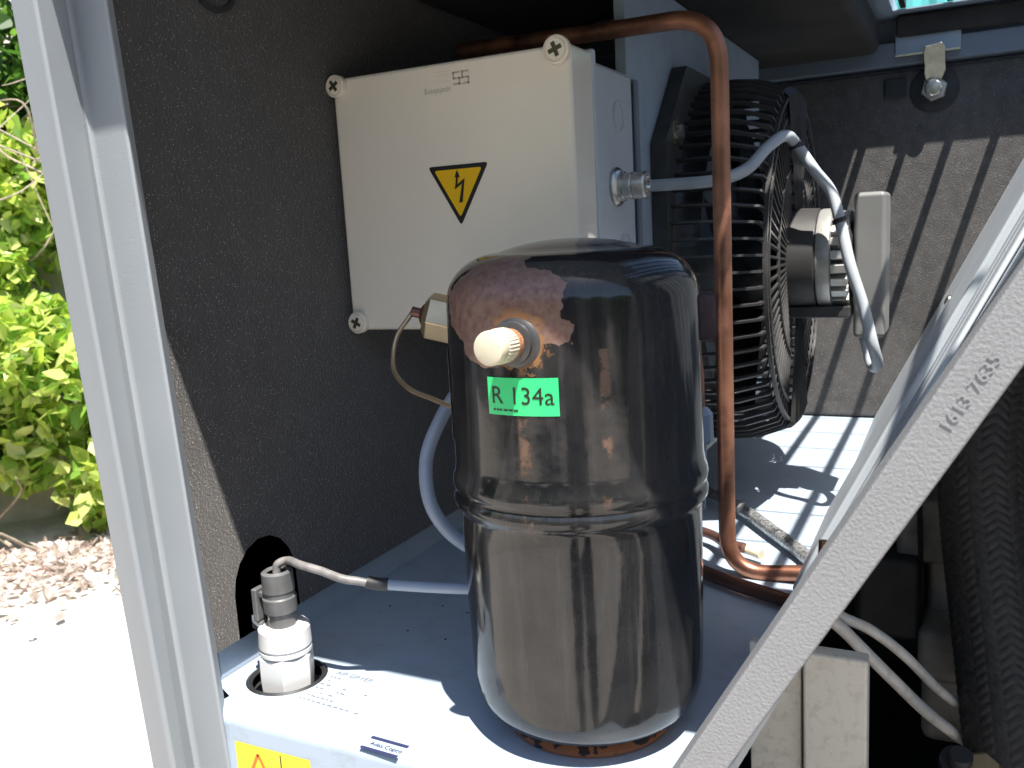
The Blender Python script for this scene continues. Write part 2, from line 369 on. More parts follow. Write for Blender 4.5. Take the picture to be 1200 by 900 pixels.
# back wall: sheet, foam, grey top rail
bm = BM(); box(bm, -0.50, 0.56, 1.424, 1.43, 0.70, 1.665)
bw = link('back_wall', bm, PAINT); tag(bw, kind='structure')
bm = BM(); box(bm, -0.447, 0.54, 1.40, 1.4235, 1.102, 1.592); link('foam_liner', bm, FOAMB, parent=bw, bevel=0.004)
bm = BM(); box(bm, -0.447, 0.54, 1.404, 1.4235, 0.72, 1.094); link('foam_liner', bm, FOAMC, parent=bw)
bm = BM(); box(bm, -0.45, 0.54, 1.385, 1.4225, 1.597, 1.628); link('top_rail', bm, mat('shaded_grey_paint', (0.16,0.19,0.23), 0.45), parent=bw, bevel=0.002)  # rail's shade is put into a darker copy of the grey paint
# roof: sheets round the grille opening and a deep foam pad hanging under it
GX0, GX1, GY0, GY1, GZ = -0.090, 0.17, 0.455, 1.352, 1.662
bm = BM()
box(bm, -0.52, 0.58, 0.337, GY0, GZ, GZ+0.02); box(bm, -0.52, GX0, GY0+0.00003, 1.45, GZ, GZ+0.02); box(bm, GX1, 0.58, GY0+0.00003, 1.45, GZ, GZ+0.02); box(bm, GX0+0.00005, GX1-0.00005, GY1, 1.45, GZ, GZ+0.0015)
box(bm, GX0+0.00005, 0.058, GY0+0.00005, 0.556, GZ+0.001, GZ+0.019); box(bm, -0.52, 0.58, 0.330, 0.336, GZ-0.016, GZ+0.018)  # first box: filler added in the opening to keep sun off the tray
rf = link('roof', bm, PAINT); tag(rf, kind='structure')
bm = BM(); box(bm, -0.455, -0.108, 0.56, 1.375, 1.612, 1.658); link('foam_pad', bm, FOAMC, parent=rf, bevel=0.012, seg=3)
bm = BM(); box(bm, -0.088, 0.54, 1.374, 1.384, 1.632, 1.659); link('foam_strip', bm, FOAMC, parent=rf, bevel=0.004)
# right side of the machine and the engine bay floor
bm = BM(); box(bm, 0.545, 0.555, 0.40, 1.44, 0.70, 1.661); tag(link('right_wall', bm, FOAMC), kind='structure')
bm = BM(); box(bm, -0.49, 0.54, 0.41, 1.42, 0.70, 0.715); tag(link('engine_bay_floor', bm, DARK), kind='structure')

# roof grille: flat bars with thin cross rods
gr = empty('roof_grille', (0.04, 0.95, GZ), 'welded steel grille let into the roof at the top right, sky showing through', 'grille')
bm = BM(); box(bm, -0.0035, 0.0035, -(GY1-GY0)/2, (GY1-GY0)/2, 0.0, 0.014)
b0 = link('bar', bm, DARK, parent=gr, rel=True); b0.location = (GX0+0.0125-0.04, (GY0+GY1)/2-0.95, 0.002)
for k in range(1, 5): inst(b0, gr, loc=(GX0+0.0125+0.0555*k-0.04, (GY0+GY1)/2-0.95, 0.002))
bm = BM(); tube(bm, [(-(GX1-GX0)/2,0,0),((GX1-GX0)/2,0,0)], 0.0014, 8)
b1 = link('cross_rod', bm, DARK, parent=gr, rel=True); b1.location = ((GX0+GX1)/2-0.04, 1.227-0.95, 0.004)
for k in range(1, 8): inst(b1, gr, loc=((GX0+GX1)/2-0.04, 1.227-0.0935*k-0.95, 0.004))

# ------------------------------------------------------------------ corner post (cold formed, leaning slightly)
pb = [(-0.4788, 0.3770, 1.0605), (-0.4534, 0.3730, 1.0689), (-0.4542, 0.3940, 1.0561), (-0.4241, 0.3940, 1.0632)]
pt = [(-0.4739, 0.3480, 1.5425), (-0.4440, 0.3410, 1.5364), (-0.4608, 0.3760, 1.5458), (-0.4301, 0.3760, 1.5409)]
post = empty('corner_post', (pb[1][0], pb[1][1], 0.70), 'tall grey painted steel corner post at the left of the opening', 'post')
bm = BM(); ringsP = []
for zz in (0.70, 1.66):
    r_ = []
    for a, b in zip(pb, pt):
        a = Vector(a); b = Vector(b); t = (zz-a.z)/(b.z-a.z); r_.append(a+(b-a)*t)
    q = [p_.copy() for p_ in r_]; q.append(r_[3]+Vector((-0.017, 0.020, 0))); q.append(r_[0]+Vector((0.004, 0.045, 0)))
    ringsP.append([bm.verts.new(p_) for p_ in q])
A, B = ringsP
for i in range(len(A)): bm.faces.new((A[i], A[(i+1)%len(A)], B[(i+1)%len(A)], B[i]))
bm.faces.new(A[::-1]); bm.faces.new(B)
link('profile', bm, POSTP, parent=post, bevel=0.0035, seg=4)

# ------------------------------------------------------------------ diagonal brace and the sloped partition behind it
bl = [Vector((-0.1170, 0.3850, 1.1410)), Vector((0.0206, 0.3850, 1.3784)), Vector((0.0218, 0.3850, 1.3399)), Vector((-0.0901, 0.3850, 1.1508))]
def along(a, b, z): t = (z-a.z)/(b.z-a.z); return a+(b-a)*t
up0, up1 = along(bl[0], bl[1], 1.02), along(bl[0], bl[1], 1.655)
lo0, lo1 = along(bl[3], bl[2], 1.02), along(bl[3], bl[2], 1.655)
brace = empty('diagonal_brace', up0, 'pale grey painted steel brace running diagonally across the opening, part number embossed on it', 'brace')
sl = (bl[1]-bl[0]).normalized(); nrm = Vector((-sl.z, 0, sl.x))
bm = BM(); prism(bm, [up0, up1, lo1, lo0], (0, 0.004, 0)); 
link('face_plate', bm, BRACEP, parent=brace, bevel=0.0014, seg=3)
bm = BM(); prism(bm, [up0+Vector((0,.0045,0)), up1+Vector((0,.0045,0)), up1-nrm*0.003+Vector((0,.0045,0)), up0-nrm*0.003+Vector((0,.0045,0))], (0, 0.030, 0)); link('upper_flange', bm, BRACEP, parent=brace)
bm = BM(); prism(bm, [lo0+Vector((0,.0045,0)), lo1+Vector((0,.0045,0)), lo1+nrm*0.003+Vector((0,.0045,0)), lo0+nrm*0.003+Vector((0,.0045,0))], (0, 0.026, 0)); link('lower_flange', bm, BRACEP, parent=brace)
n0 = Vector((-0.0028, 0.3846, 1.3130)); n1 = Vector((0.0139, 0.3846, 1.3412)); dirn = (n1-n0).normalized()
bm = BM(); text_bm(bm, '1613 7635', 0.0074, n0, dirn, Vector((-dirn.z, 0, dirn.x)), thick=0.0001, space=1.12)
link('embossed_number', bm, mat('smooth_grey_paint', (0.27,0.272,0.28), 0.5), parent=brace, smooth=True)
# partition: sheet in the plane x = sx(z), from behind the brace to the back wall
def sx(z): return -0.112+(z-1.10)*0.503
part = empty('sloped_partition', (sx(1.1), 0.42, 1.10), 'pale grey sloped partition sheet behind the brace, striped with grille shadows', 'partition')
pn = Vector((-1, 0, 0.503)).normalized()
def sp(z, y, d=0): p_ = Vector((sx(z), y, z))+pn*d; return p_
bm = BM(); prism(bm, [sp(1.098,.421), sp(1.098,1.399), sp(1.655,1.399), sp(1.655,.421)], -pn*0.003); link('sheet', bm, PALEP, parent=part)
for (y0, y1, h) in ((0.555, 0.580, .0035), (0.588, 0.612, .0035), (0.620, 0.644, .0035)):
    bm = BM(); prism(bm, [sp(1.13,y0,.0005), sp(1.13,y1,.0005), sp(1.63,y1,.0005), sp(1.63,y0,.0005)], pn*h); link('rib', bm, PALEP, parent=part, bevel=0.002)
bm = BM(); prism(bm, [sp(1.12,.66,.0005), sp(1.12,.86,.0005), sp(1.60,.86,.0005), sp(1.60,.66,.0005)], pn*0.008); link('raised_panel', bm, PALEP, parent=part, bevel=0.0025, seg=3)
bm = BM(); lathe(bm, [(0.0,0.0045),(0.004,0.004),(0.006,0.002),(0.006,0.0)], sp(1.30,1.10,.0005), pn, 16); link('rivet', bm, STEEL, parent=part, smooth=True)

# ------------------------------------------------------------------ the refrigerant compressor
CX, CY = -0.2035, 0.484
KS = 1.042        # size factor of the bottle
comp = empty('refrigerant_compressor', (CX, CY, TZ), 'glossy black domed compressor bottle with scraped brown primer, standing in the middle of the tray', 'compressor')
prof = [(0.044,0.002),(0.0462,0.0065),(0.0505,0.0070),(0.0560,0.0088),(0.0612,0.0125),(0.0648,0.0180),(0.0668,0.0250),(0.0678,0.035),(0.0683,0.050),(0.0688,0.08),(0.0692,0.125),(0.0696,0.1365),(0.0712,0.1405),(0.0728,0.1425),(0.0731,0.1455),(0.0722,0.1485),(0.0712,0.1500),(0.0728,0.1525),(0.0733,0.1555),(0.0726,0.1590),(0.0714,0.1625),(0.0709,0.168),(0.0708,0.20),(0.0705,0.235),(0.0700,0.250)]
for k in range(1, 13):
    t = k/12*math.pi/2; prof.append((0.0700-0.030*(1-math.cos(t)), 0.250+0.0275*math.sin(t)))
for r_, h_ in ((0.034,0.2795),(0.026,0.2815),(0.016,0.283),(0.007,0.2836),(0.0,0.2838)): prof.append((r_, h_))
prof = [(a_*KS, b_*1.0+0.003+0.0090*max(0.0, min(1.0, (b_-0.165)/0.07))) for a_, b_ in prof]
bm = BM(); lathe(bm, prof, (CX,CY,TZ), (0,0,1), 160, close=False)
link('shell', bm, ENAMEL, parent=comp, smooth=True, angle=80)
bm = BM(); lathe(bm, [(0.040,0.0005),(0.0515,0.0005),(0.0517,0.0030),(0.0492,0.0055),(0.0468,0.0070),(0.0460,0.0095),(0.0475,0.0120),(0.040,0.0135)], (CX,CY,TZ), (0,0,1), 96, close=False)
link('foot_ring', bm, FOOT, parent=comp, smooth=True)
# valve stub + cap on the front (towards -Y)
vz = TZ+0.2445; va = Vector((-0.06,-1,0.02)).normalized(); vo = Vector((CX-0.002, CY-0.071, vz))
bm = BM(); lathe(bm, [(0.0145,-0.004),(0.0142,0.001),(0.0128,0.0025),(0.0112,0.003),(0.0112,0.0055),(0.0098,0.006)], vo, va, 40)
link('valve_collar', bm, DPLAS, parent=comp, smooth=True)
bm = BM(); lathe(bm, [(0.0078,0.004),(0.0080,0.010),(0.0072,0.0105),(0.0072,0.012)], vo, va, 32)
link('valve_thread', bm, RUST, parent=comp, smooth=True)
capo = vo+va*0.0115
bm = BM(); u_, v_, a_ = frame_for(va); seg = 96; rings = []
for (r_, h_, kn) in ((0.0068,0,0),(0.0086,0.0003,0),(0.0088,0.001,1),(0.0088,0.0095,1),(0.0085,0.0102,0),(0.0085,0.0112,0),(0.0088,0.0118,0),(0.0088,0.0158,0),(0.0083,0.0170,0),(0.0075,0.0174,0)):
    rings.append([bm.verts.new(capo+a_*h_+(u_*math.cos(2*math.pi*i/seg)+v_*math.sin(2*math.pi*i/seg))*(r_+(0.00028*(1 if i%3==0 else -1) if kn else 0))) for i in range(seg)])
for A, B in zip(rings, rings[1:]):
    for i in range(seg): bm.faces.new((A[i],A[(i+1)%seg],B[(i+1)%seg],B[i]))
bm.faces.new(rings[-1]); link('valve_cap', bm, CREAM, parent=comp, smooth=True, angle=30)
# wrapped stickers
PH0 = math.atan2(-0.923, 0.385)
def cyl(phi, z, r): return Vector((CX+math.cos(phi)*r, CY+math.sin(phi)*r, z))
def wrap_sheet(bm, ph0, ph1, z0, z1, r, n=16, skew=0.0):
    vs = [[bm.verts.new(cyl(ph0+(ph1-ph0)*i/n, z+skew*i/n, r)) for i in range(n+1)] for z in (z0, z1)]
    for i in range(n): bm.faces.new((vs[0][i], vs[0][i+1], vs[1][i+1], vs[1][i]))
    return bm
sph0, sph1 = PH0-R(38.5), PH0-R(6.5); szl = TZ+0.2062; RS = 0.0709*KS+0.0002
bm = BM(); wrap_sheet(bm, sph0, sph1, szl, szl+0.0200, RS+0.0002, 20, skew=0.0002); 
stk = link('refrigerant_sticker', bm, GRN, parent=comp, smooth=True)
def wr(co, zb, px): return cyl(sph0+(co.x+px)/RS, zb+co.y, RS+0.00045)
bm = BM(); text_bm(bm, 'R 134a', 0.0132, (0,0,0), (1,0,0), (0,1,0), wrap=lambda c: wr(c, szl+0.0062, 0.0022)); link('lettering', bm, BLK, parent=stk)
bm = BM()
for k, (a, b) in enumerate(((0,1.2),(2,3.4),(3.8,5.0),(6,8.4),(9,11.2),(11.8,14))):
    wrap_sheet(bm, sph0+(0.0035+a*0.0011)/RS, sph0+(0.0035+b*0.0011)/RS, szl+0.0023, szl+0.0033, RS+0.00045, 2)
link('small_print', bm, BLK, parent=stk)
bm = BM(); wrap_sheet(bm, PH0-R(93), PH0-R(79), TZ+0.182, TZ+0.236, RS+0.0003, 8); link('rating_plate', bm, WHITE, parent=comp, smooth=True)
# fittings on the hidden right side: terminal box corner, suction tube, blue grey plug
ra = cyl(PH0+R(97), 0, 1.0); rd = Vector((ra.x-CX, ra.y-CY, 0)).normalized()
def rp(d, z, s=0.0): return Vector((CX, CY, TZ+z))+rd*d+Vector((-rd.y, rd.x, 0))*s
def obox(bm, c, hx, hy, hz):   # box aligned with rd
    ey = Vector((-rd.y, rd.x, 0)); c = Vector(c)
    v = [bm.verts.new(c+rd*(hx*a)+ey*(hy*b)+Vector((0,0,hz*e))) for a in (-1,1) for b in (-1,1) for e in (-1,1)]
    for f in ((0,1,3,2),(4,6,7,5),(0,4,5,1),(2,3,7,6),(0,2,6,4),(1,5,7,3)): bm.faces.new([v[i] for i in f])
bm = BM(); obox(bm, rp(0.0735, 0.246), 0.0085, 0.013, 0.0135); link('terminal_cover', bm, mat('maroon_rubber', (0.055,0.028,0.032), 0.6, var=0.4, vscale=120, bump=0.8, bscale=600), parent=comp, bevel=0.003)
bm = BM(); tube(bm, [rp(0.0735,0.236,.01), rp(0.0765,0.21,.01), rp(0.0765,0.188,.01)], 0.0036, 12); link('suction_tube', bm, COPPER, parent=comp, smooth=True)
bm = BM(); lathe(bm, [(0.0,0.024),(0.005,0.0235),(0.0085,0.019),(0.0088,0.002),(0.006,0.0)], rp(0.0765,0.166,.01), (0,0,1), 8, phase=.3); link('plug', bm, CABLEB, parent=comp, bevel=0.001)
bm = BM(); tube(bm, [rp(0.0765,0.168,.01), rp(0.0770,0.14,.012), rp(0.0755,0.125,.012)], 0.0042, 12); link('plug_lead', bm, CABLEB, parent=comp, smooth=True)

# ------------------------------------------------------------------ electrical box
EX0, EX1, EYF, EYL, EYB, EZ0, EZ1 = -0.4525, -0.247, 0.605, 0.650, 0.7456, 1.3285, 1.5290
ebx = empty('electrical_box', ((EX0+EX1)/2, EYB, EZ0), 'beige plastic electrical enclosure with yellow lightning warning sticker, above and behind the black bottle', 'electrical box')
bm = BM(); box(bm, EX0, EX1, EYF, EYL, EZ0, EZ1); link('lid', bm, BOXP, parent=ebx, bevel=0.0035, seg=4)
bm = BM(); box(bm, EX0+0.004, EX1-0.003, EYL+0.0005, EYB, EZ0+0.004, EZ1-0.004); link('body', bm, BOXB, parent=ebx, bevel=0.005, seg=4)
bm = BM(); box(bm, EX0-0.001, EX1+0.0015, EYL-0.006, EYL+0.001, EZ0-0.0015, EZ1+0.0015); link('lid_rim', bm, BOXB, parent=ebx, bevel=0.0018, seg=3)
bm = BM(); box(bm, EX1-0.0028, EX1-0.001, EYB+0.0005, EYB+0.010, EZ0+0.002, EZ1-0.008); link('shade_strip', bm, MATS['shaded_grey_paint'], parent=ebx)  # thin dark strip stands for the shadow behind the box edge
def screw(cx, cz, r, ang):
    bm = BM(); lathe(bm, [(r,0.0),(r*0.98,0.0045),(r*0.86,0.0052),(r*0.80,0.0040),(r*0.76,0.0040),(r*0.70,0.0056),(0,0.0062)], (cx, EYF-0.0002, cz), (0,-1,0), 40)
    s_ = link('screw_boss', bm, BOXP, parent=ebx, smooth=True, angle=40)
    bm = BM()
    for k in range(2):
        a = ang+k*math.pi/2; d = Vector((math.cos(a),0,math.sin(a))); e = Vector((-math.sin(a),0,math.cos(a))); c = Vector((cx, EYF-0.0064, cz)); L = r*0.52; W = r*0.15
        prism(bm, [c+d*L+e*W, c-d*L+e*W, c-d*L-e*W, c+d*L-e*W], (0, -0.0003+0.0001*k, 0))
    link('cross_slot', bm, mat('slot_shadow', (0.10,0.09,0.05), 0.45, metal=0.6) if 'slot_shadow' not in MATS else MATS['slot_shadow'], parent=s_)
screw(EX0+0.006, EZ1-0.0065, 0.0088, 0.6); screw(EX1-0.009, EZ1-0.0045, 0.0100, 0.35); screw(EX0+0.0085, EZ0+0.0065, 0.0090, 1.1); screw(EX1-0.009, EZ0+0.007, 0.0095, 0.5)
# warning triangle
def tri(cx, cz, s, y, m, name, parent, thick=0.0):
    bm = BM(); P = [Vector((cx-s, y, cz+s*0.577)), Vector((cx+s, y, cz+s*0.577)), Vector((cx, y, cz-s*1.155))]; out = []
    for i in range(3):
        a, b, c = P[i-1], P[i], P[(i+1)%3]; d1 = (a-b).normalized()*0.06*s*2; d2 = (c-b).normalized()*0.06*s*2
        for t in (0, .25, .5, .75, 1): out.append((b+d1)*(1-t)**2+b*2*t*(1-t)+(b+d2)*t*t)
    flat(bm, out); return link(name, bm, m, parent=parent)
TC = Vector((-0.3422, 0.6050, 1.4391))
wt = tri(TC.x, TC.z-0.0005, 0.0262, EYF-0.0003, BLK, 'warning_sticker', ebx)
tri(TC.x, TC.z-0.0005, 0.0207, EYF-0.0006, YEL, 'yellow_field', wt)
bm = BM(); K = lambda x, z: (TC.x+x*0.001, EYF-0.0009, TC.z+z*0.001)
flat(bm, [K(-1.6,5.5), K(-3.6,-3.8), K(3.0,0.4), K(-0.4,-13.5), K(2.6,-13.5), K(5.6,4.4), K(-0.9,0.2), K(0.0,5.5)])
flat(bm, [K(-3.2,5.3), K(1.6,5.3), K(-0.7,11.0)]); bmesh.ops.triangulate(bm, faces=bm.faces); link('lightning_bolt', bm, BLK, parent=wt)
# faint maker's mark, box mounted upside down
LO = Vector((-0.3274, 0.6050, 1.5101))
bm = BM(); o_ = Vector((LO.x-0.0165, EYF-0.0003, LO.z)); text_bm(bm, 'spelsberg', 0.0062, o_, (-1,0,0), (0,0,-1)); 
for k, zz in enumerate((0.0055, 0.0100, 0.0125)):
    text_bm(bm, '- -- -- --- --', 0.0030, o_+Vector((0,0,zz)), (-1,0,0), (0,0,-1))
for (a, b) in ((0,0),(0.0075,0)):
    for (x0,x1,z0,z1) in ((0,6,0,1.2),(0,1.2,0,5),(0,6,4,5.2),(4.8,6,4,9),(0,6,8,9.2)):
        s_ = 0.00105; X0 = LO.x-a-0.0005; box(bm, X0-x1*s_, X0-x0*s_, EYF-0.00035, EYF-0.0003, LO.z+z0*s_+0.001, LO.z+z1*s_+0.001)
link('maker_mark', bm, GREYT, parent=ebx)
# knock-outs and cable gland on the right side
def sring(y, z, r, name='knockout', w=0.0014):
    bm = BM()
    lathe(bm, [(r,-0.001),(r,0.0008),(r-w*0.5,0.0012),(r-w,0.0008),(r-w,-0.001)], (EX1-0.003, y, z), (1,0,0), 40, close=False)
    lathe(bm, [(r*0.72,-0.001),(r*0.72,0.0007),(0.0,0.0009)], (EX1-0.003, y, z), (1,0,0), 40, close=False)
    return link(name, bm, BOXB, parent=ebx, smooth=True)
sring(0.7070, 1.4876, 0.0125); sring(0.7150, 1.3836, 0.0125)
gy, gz = 0.6970, 1.4324
gl = empty('cable_gland', (EX1-0.003, gy, gz), 'nickel cable gland screwed into the right side of the electrical box', 'cable gland')
bm = BM(); lathe(bm, [(0.0155,0.0),(0.0155,0.0015),(0.0140,0.0035),(0.0118,0.0045),(0.0118,0.007)], (EX1-0.0025, gy, gz), (1,0,0), 48); link('flange', bm, STEEL, parent=gl, smooth=True)
bm = BM(); lathe(bm, [(0.0092,0.006),(0.0105,0.007),(0.0105,0.0135),(0.0098,0.0142),(0.0098,0.0150),(0.0108,0.0158),(0.0108,0.024),(0.0098,0.0255),(0.0075,0.0255),(0.0065,0.022)], (EX1-0.0025, gy, gz), (1,0,0), 24, close=False); link('cap_nut', bm, STEEL, parent=gl, smooth=True, angle=25)

# ------------------------------------------------------------------ fan panel (duct side) and the fan
fp = empty('condenser_duct', (-0.252, 0.715, TZ), 'pale blue-grey sheet panel carrying the fan behind the electrical box', 'panel')
bm = BM(); prism(bm, [(-0.2515,0.737,1.30),(-0.2515,0.737,1.596),(-0.2515,0.765,1.611),(-0.2515,1.283,1.611),(-0.2515,1.283,1.16),(-0.2515,0.80,1.16),(-0.2515,0.80,1.30)], (-0.010,0,0)); link('sheet', bm, PAINT, parent=fp, bevel=0.001)
FY, FZ, FR = 0.985, 1.355, 0.182
fan = empty('cooling_fan', (-0.251, FY, FZ), 'black plastic cooling fan with ribbed basket guard, mounted on the grey panel', 'fan')
# flange plate with a round opening
bm = BM(); h = 0.192; c = 0.075; R0 = 0.180
outer = []
for (a, b) in ((1,1),(-1,1),(-1,-1),(1,-1)):
    if a*b > 0: outer += [(a*h, b*(h-c)), (a*(h-c), b*h)]
    else: outer += [(a*(h-c), b*h), (a*h, b*(h-c))]
outer.sort(key=lambda q: math.atan2(q[1], q[0]))
NN = 64; inner = [(R0*math.cos(2*math.pi*i/NN), R0*math.sin(2*math.pi*i/NN)) for i in range(NN)]
lay = []
for xx in (0.0, 0.014):
    ov = [bm.verts.new((xx, a, b)) for a, b in outer]; iv = [bm.verts.new((xx, a, b)) for a, b in inner]
    e1 = [bm.edges.new((ov[i], ov[(i+1)%8])) for i in range(8)]; e2 = [bm.edges.new((iv[i], iv[(i+1)%NN])) for i in range(NN)]
    bmesh.ops.triangle_fill(bm, edges=e1+e2, use_beauty=True); lay.append((ov, iv))
for k in (0, 1):
    A, B = lay[0][k], lay[1][k]
    for i in range(len(A)): bm.faces.new((A[i], A[(i+1)%len(A)], B[(i+1)%len(A)], B[i]))
link('mounting_flange', bm, DPLAS, parent=fan, rel=True)
bm = BM(); lathe(bm, [(0.180,0.0),(0.168,0.006),(0.160,0.018),(0.160,0.034)], (0,0,0), (1,0,0), 72, close=False); link('inlet_ring', bm, BPLAS, parent=fan, rel=True, smooth=True)
# guard ribs: axial leg + curved shoulder + radial leg, 84 of them, shared mesh
GXF = 0.094
def ribshape():
    bm = BM(); t = 0.0011; pth = [(0.014, 0.190),(0.040,0.1895),(0.062,0.187),(0.074,0.1825),(GXF-0.003,0.176),(GXF,0.168),(GXF,0.150)]
    inn = [(0.014, 0.1855),(0.040,0.185),(0.060,0.1825),(0.076,0.178),(GXF-0.006,0.172),(GXF-0.005,0.165),(GXF-0.005,0.150)]
    for s in (1,):
        a = [bm.verts.new((x, -t, r)) for x, r in pth]; b = [bm.verts.new((x, -t, r)) for x, r in inn]
        c_ = [bm.verts.new((x, t, r)) for x, r in pth]; d = [bm.verts.new((x, t, r)) for x, r in inn]
    for i in range(len(pth)-1):
        bm.faces.new((a[i],a[i+1],b[i+1],b[i])); bm.faces.new((c_[i],d[i],d[i+1],c_[i+1])); bm.faces.new((a[i],c_[i],c_[i+1],a[i+1])); bm.faces.new((b[i],b[i+1],d[i+1],d[i]))
    bm.faces.new((a[-1],c_[-1],d[-1],b[-1])); bm.faces.new((a[0],b[0],d[0],c_[0]))
    return bm
NR = 76; rib0 = link('guard_rib', ribshape(), DPLAS, parent=fan, rel=True)
def in_arm(a, w=0.30):   # arms at the top and bottom (angle measured from +Z)
    a = (a+math.pi) % (2*math.pi)-math.pi
    return min(abs(a), abs(abs(a)-math.pi)) < w
for k in range(1, NR): inst(rib0, fan, rot=(2*math.pi*k/NR, 0, 0))
def ringg(name, r, x, w, t=0.003):
    bm = BM(); lathe(bm, [(r,x),(r+w,x),(r+w,x-t),(r,x-t),(r,x)], (0,0,0), (1,0,0), 96, close=False); return link(name, bm, DPLAS, parent=fan, rel=True, smooth=True, angle=30)
ringg('guard_ring', 0.1655, GXF+0.0025, 0.0035, 0.004); ringg('guard_ring', 0.1460, GXF+0.001, 0.0045, 0.004); ringg('guard_ring', 0.096, GXF+0.001, 0.0032);
# inner radial vanes between hub and ring
bm = BM(); box(bm, GXF-0.004, GXF, -0.0011, 0.0011, 0.056, 0.146)
v0 = None
for k in range(NR):
    a = 2*math.pi*k/NR
    if in_arm(a, 0.25): continue
    if v0 is None: v0 = link('guard_vane', bm, DPLAS, parent=fan, rel=True); v0.rotation_euler = (a, 0, 0)
    else: inst(v0, fan, rot=(a, 0, 0))
# ribbed arm plates, top and bottom
def arm(sgn):
    bm = BM(); n = 29; rows = []
    for j, r in enumerate((0.054, 0.09, 0.13, 0.160, 0.170, 0.176)):
        w = 0.018+(r-0.054)*0.30; row = []
        for i in range(n):
            yy = -w+2*w*i/(n-1); zz = math.sqrt(max(r*r-yy*yy, 0)) if r > 0.12 else r
            xx = GXF+0.0035+(0.0012 if i % 2 else -0.0006)-(0.006 if j == 5 else 0.0)
            row.append(bm.verts.new((xx, yy, sgn*zz)))
        rows.append(row)
    for A, B in zip(rows, rows[1:]):
        for i in range(n-1): bm.faces.new((A[i],A[i+1],B[i+1],B[i]))
    g = bmesh.ops.solidify(bm, geom=bm.faces[:], thickness=0.002)
    return link('guard_arm', bm, DPLAS, parent=fan, rel=True)
arm(1); arm(-1)
# blades + hub
bm = BM()
def blade():
    bm = BM(); rows = []
    for j in range(6):
        r = 0.045+0.112*j/5; tw = R(48-20*j/5); ch = 0.075+0.02*j/5; row = []
        for i in range(5):
            u = (i/4-0.5)*ch; phi = u*math.cos(tw)/r + 0.12*j/5; row.append(bm.verts.new((0.045+u*math.sin(tw)*0.55, -math.sin(phi)*r, math.cos(phi)*r)))
        rows.append(row)
    for A, B in zip(rows, rows[1:]):
        for i in range(4): bm.faces.new((A[i],A[i+1],B[i+1],B[i]))
    bmesh.ops.solidify(bm, geom=bm.faces[:], thickness=0.002); return bm
bl0 = link('blade', blade(), BPLAS, parent=fan, rel=True, smooth=True)
for k in range(1, 5): inst(bl0, fan, rot=(2*math.pi*k/5, 0, 0))
bm = BM(); lathe(bm, [(0.0,0.02),(0.048,0.02),(0.050,0.024),(0.050,0.070),(0.046,0.074)], (0,0,0), (1,0,0), 48, close=False); link('hub', bm, BPLAS, parent=fan, rel=True, smooth=True)
# motor
mo = 0.088
bm = BM(); lathe(bm, [(0.058,mo),(0.058,mo+0.004),(0.0545,mo+0.006),(0.0535,mo+0.030),(0.050,mo+0.032)], (0,0,0), (1,0,0), 64); link('motor_housing', bm, mat('grey_motor_shell', (0.055,0.053,0.052), 0.42, metal=0.3, var=0.2, vscale=40), parent=fan, rel=True, smooth=True, angle=30)
bm = BM(); lathe(bm, [(0.0515,mo+0.0322),(0.0525,mo+0.034),(0.0525,mo+0.045),(0.048,mo+0.046)], (0,0,0), (1,0,0), 64); link('motor_band', bm, ALU, parent=fan, rel=True, smooth=True, angle=30)
bm = BM(); box(bm, mo+0.046, mo+0.062, -0.0042, 0.0042, 0.034, 0.0495)
f0 = link('motor_fin', bm, ALU, parent=fan, rel=True, bevel=0.0008)
for k in range(1, 22): inst(f0, fan, rot=(2*math.pi*k/22, 0, 0))
bm = BM(); lathe(bm, [(0.046,mo+0.0455),(0.040,mo+0.048),(0.040,mo+0.062),(0.036,mo+0.065),(0.0,mo+0.0655)], (0,0,0), (1,0,0), 48, close=False); link('motor_end_bell', bm, DPLAS, parent=fan, rel=True, smooth=True)
bm = BM(); box(bm, mo-0.004, mo+0.064, -0.034, 0.030, -0.057, -0.045); link('motor_bracket', bm, DPLAS, parent=fan, rel=True, bevel=0.002)
bm = BM(); box(bm, mo+0.066, mo+0.096, -0.030, 0.030, -0.078, 0.066); link('terminal_box', bm, mat('grey_terminal_box', (0.17,0.17,0.165), 0.45, var=0.08, vscale=20), parent=fan, rel=True, bevel=0.005, seg=3)
# bolts with washers on the flange corners
for (yy, zz) in ((-0.160, 0.128), (0.160, 0.128), (-0.160,-0.128), (0.160,-0.128)):
    bm = BM(); lathe(bm, [(0.0125,0.0142),(0.0125,0.0160),(0.007,0.0162)], (0,yy,zz), (1,0,0), 32); w_ = link('washer', bm, ZINC, parent=fan, rel=True, smooth=True)
    bm = BM(); lathe(bm, [(0.0068,0.0162),(0.0068,0.0215),(0.0,0.0222)], (0,yy,zz), (1,0,0), 6, close=False); link('bolt_head', bm, STEEL, parent=w_, rel=True)

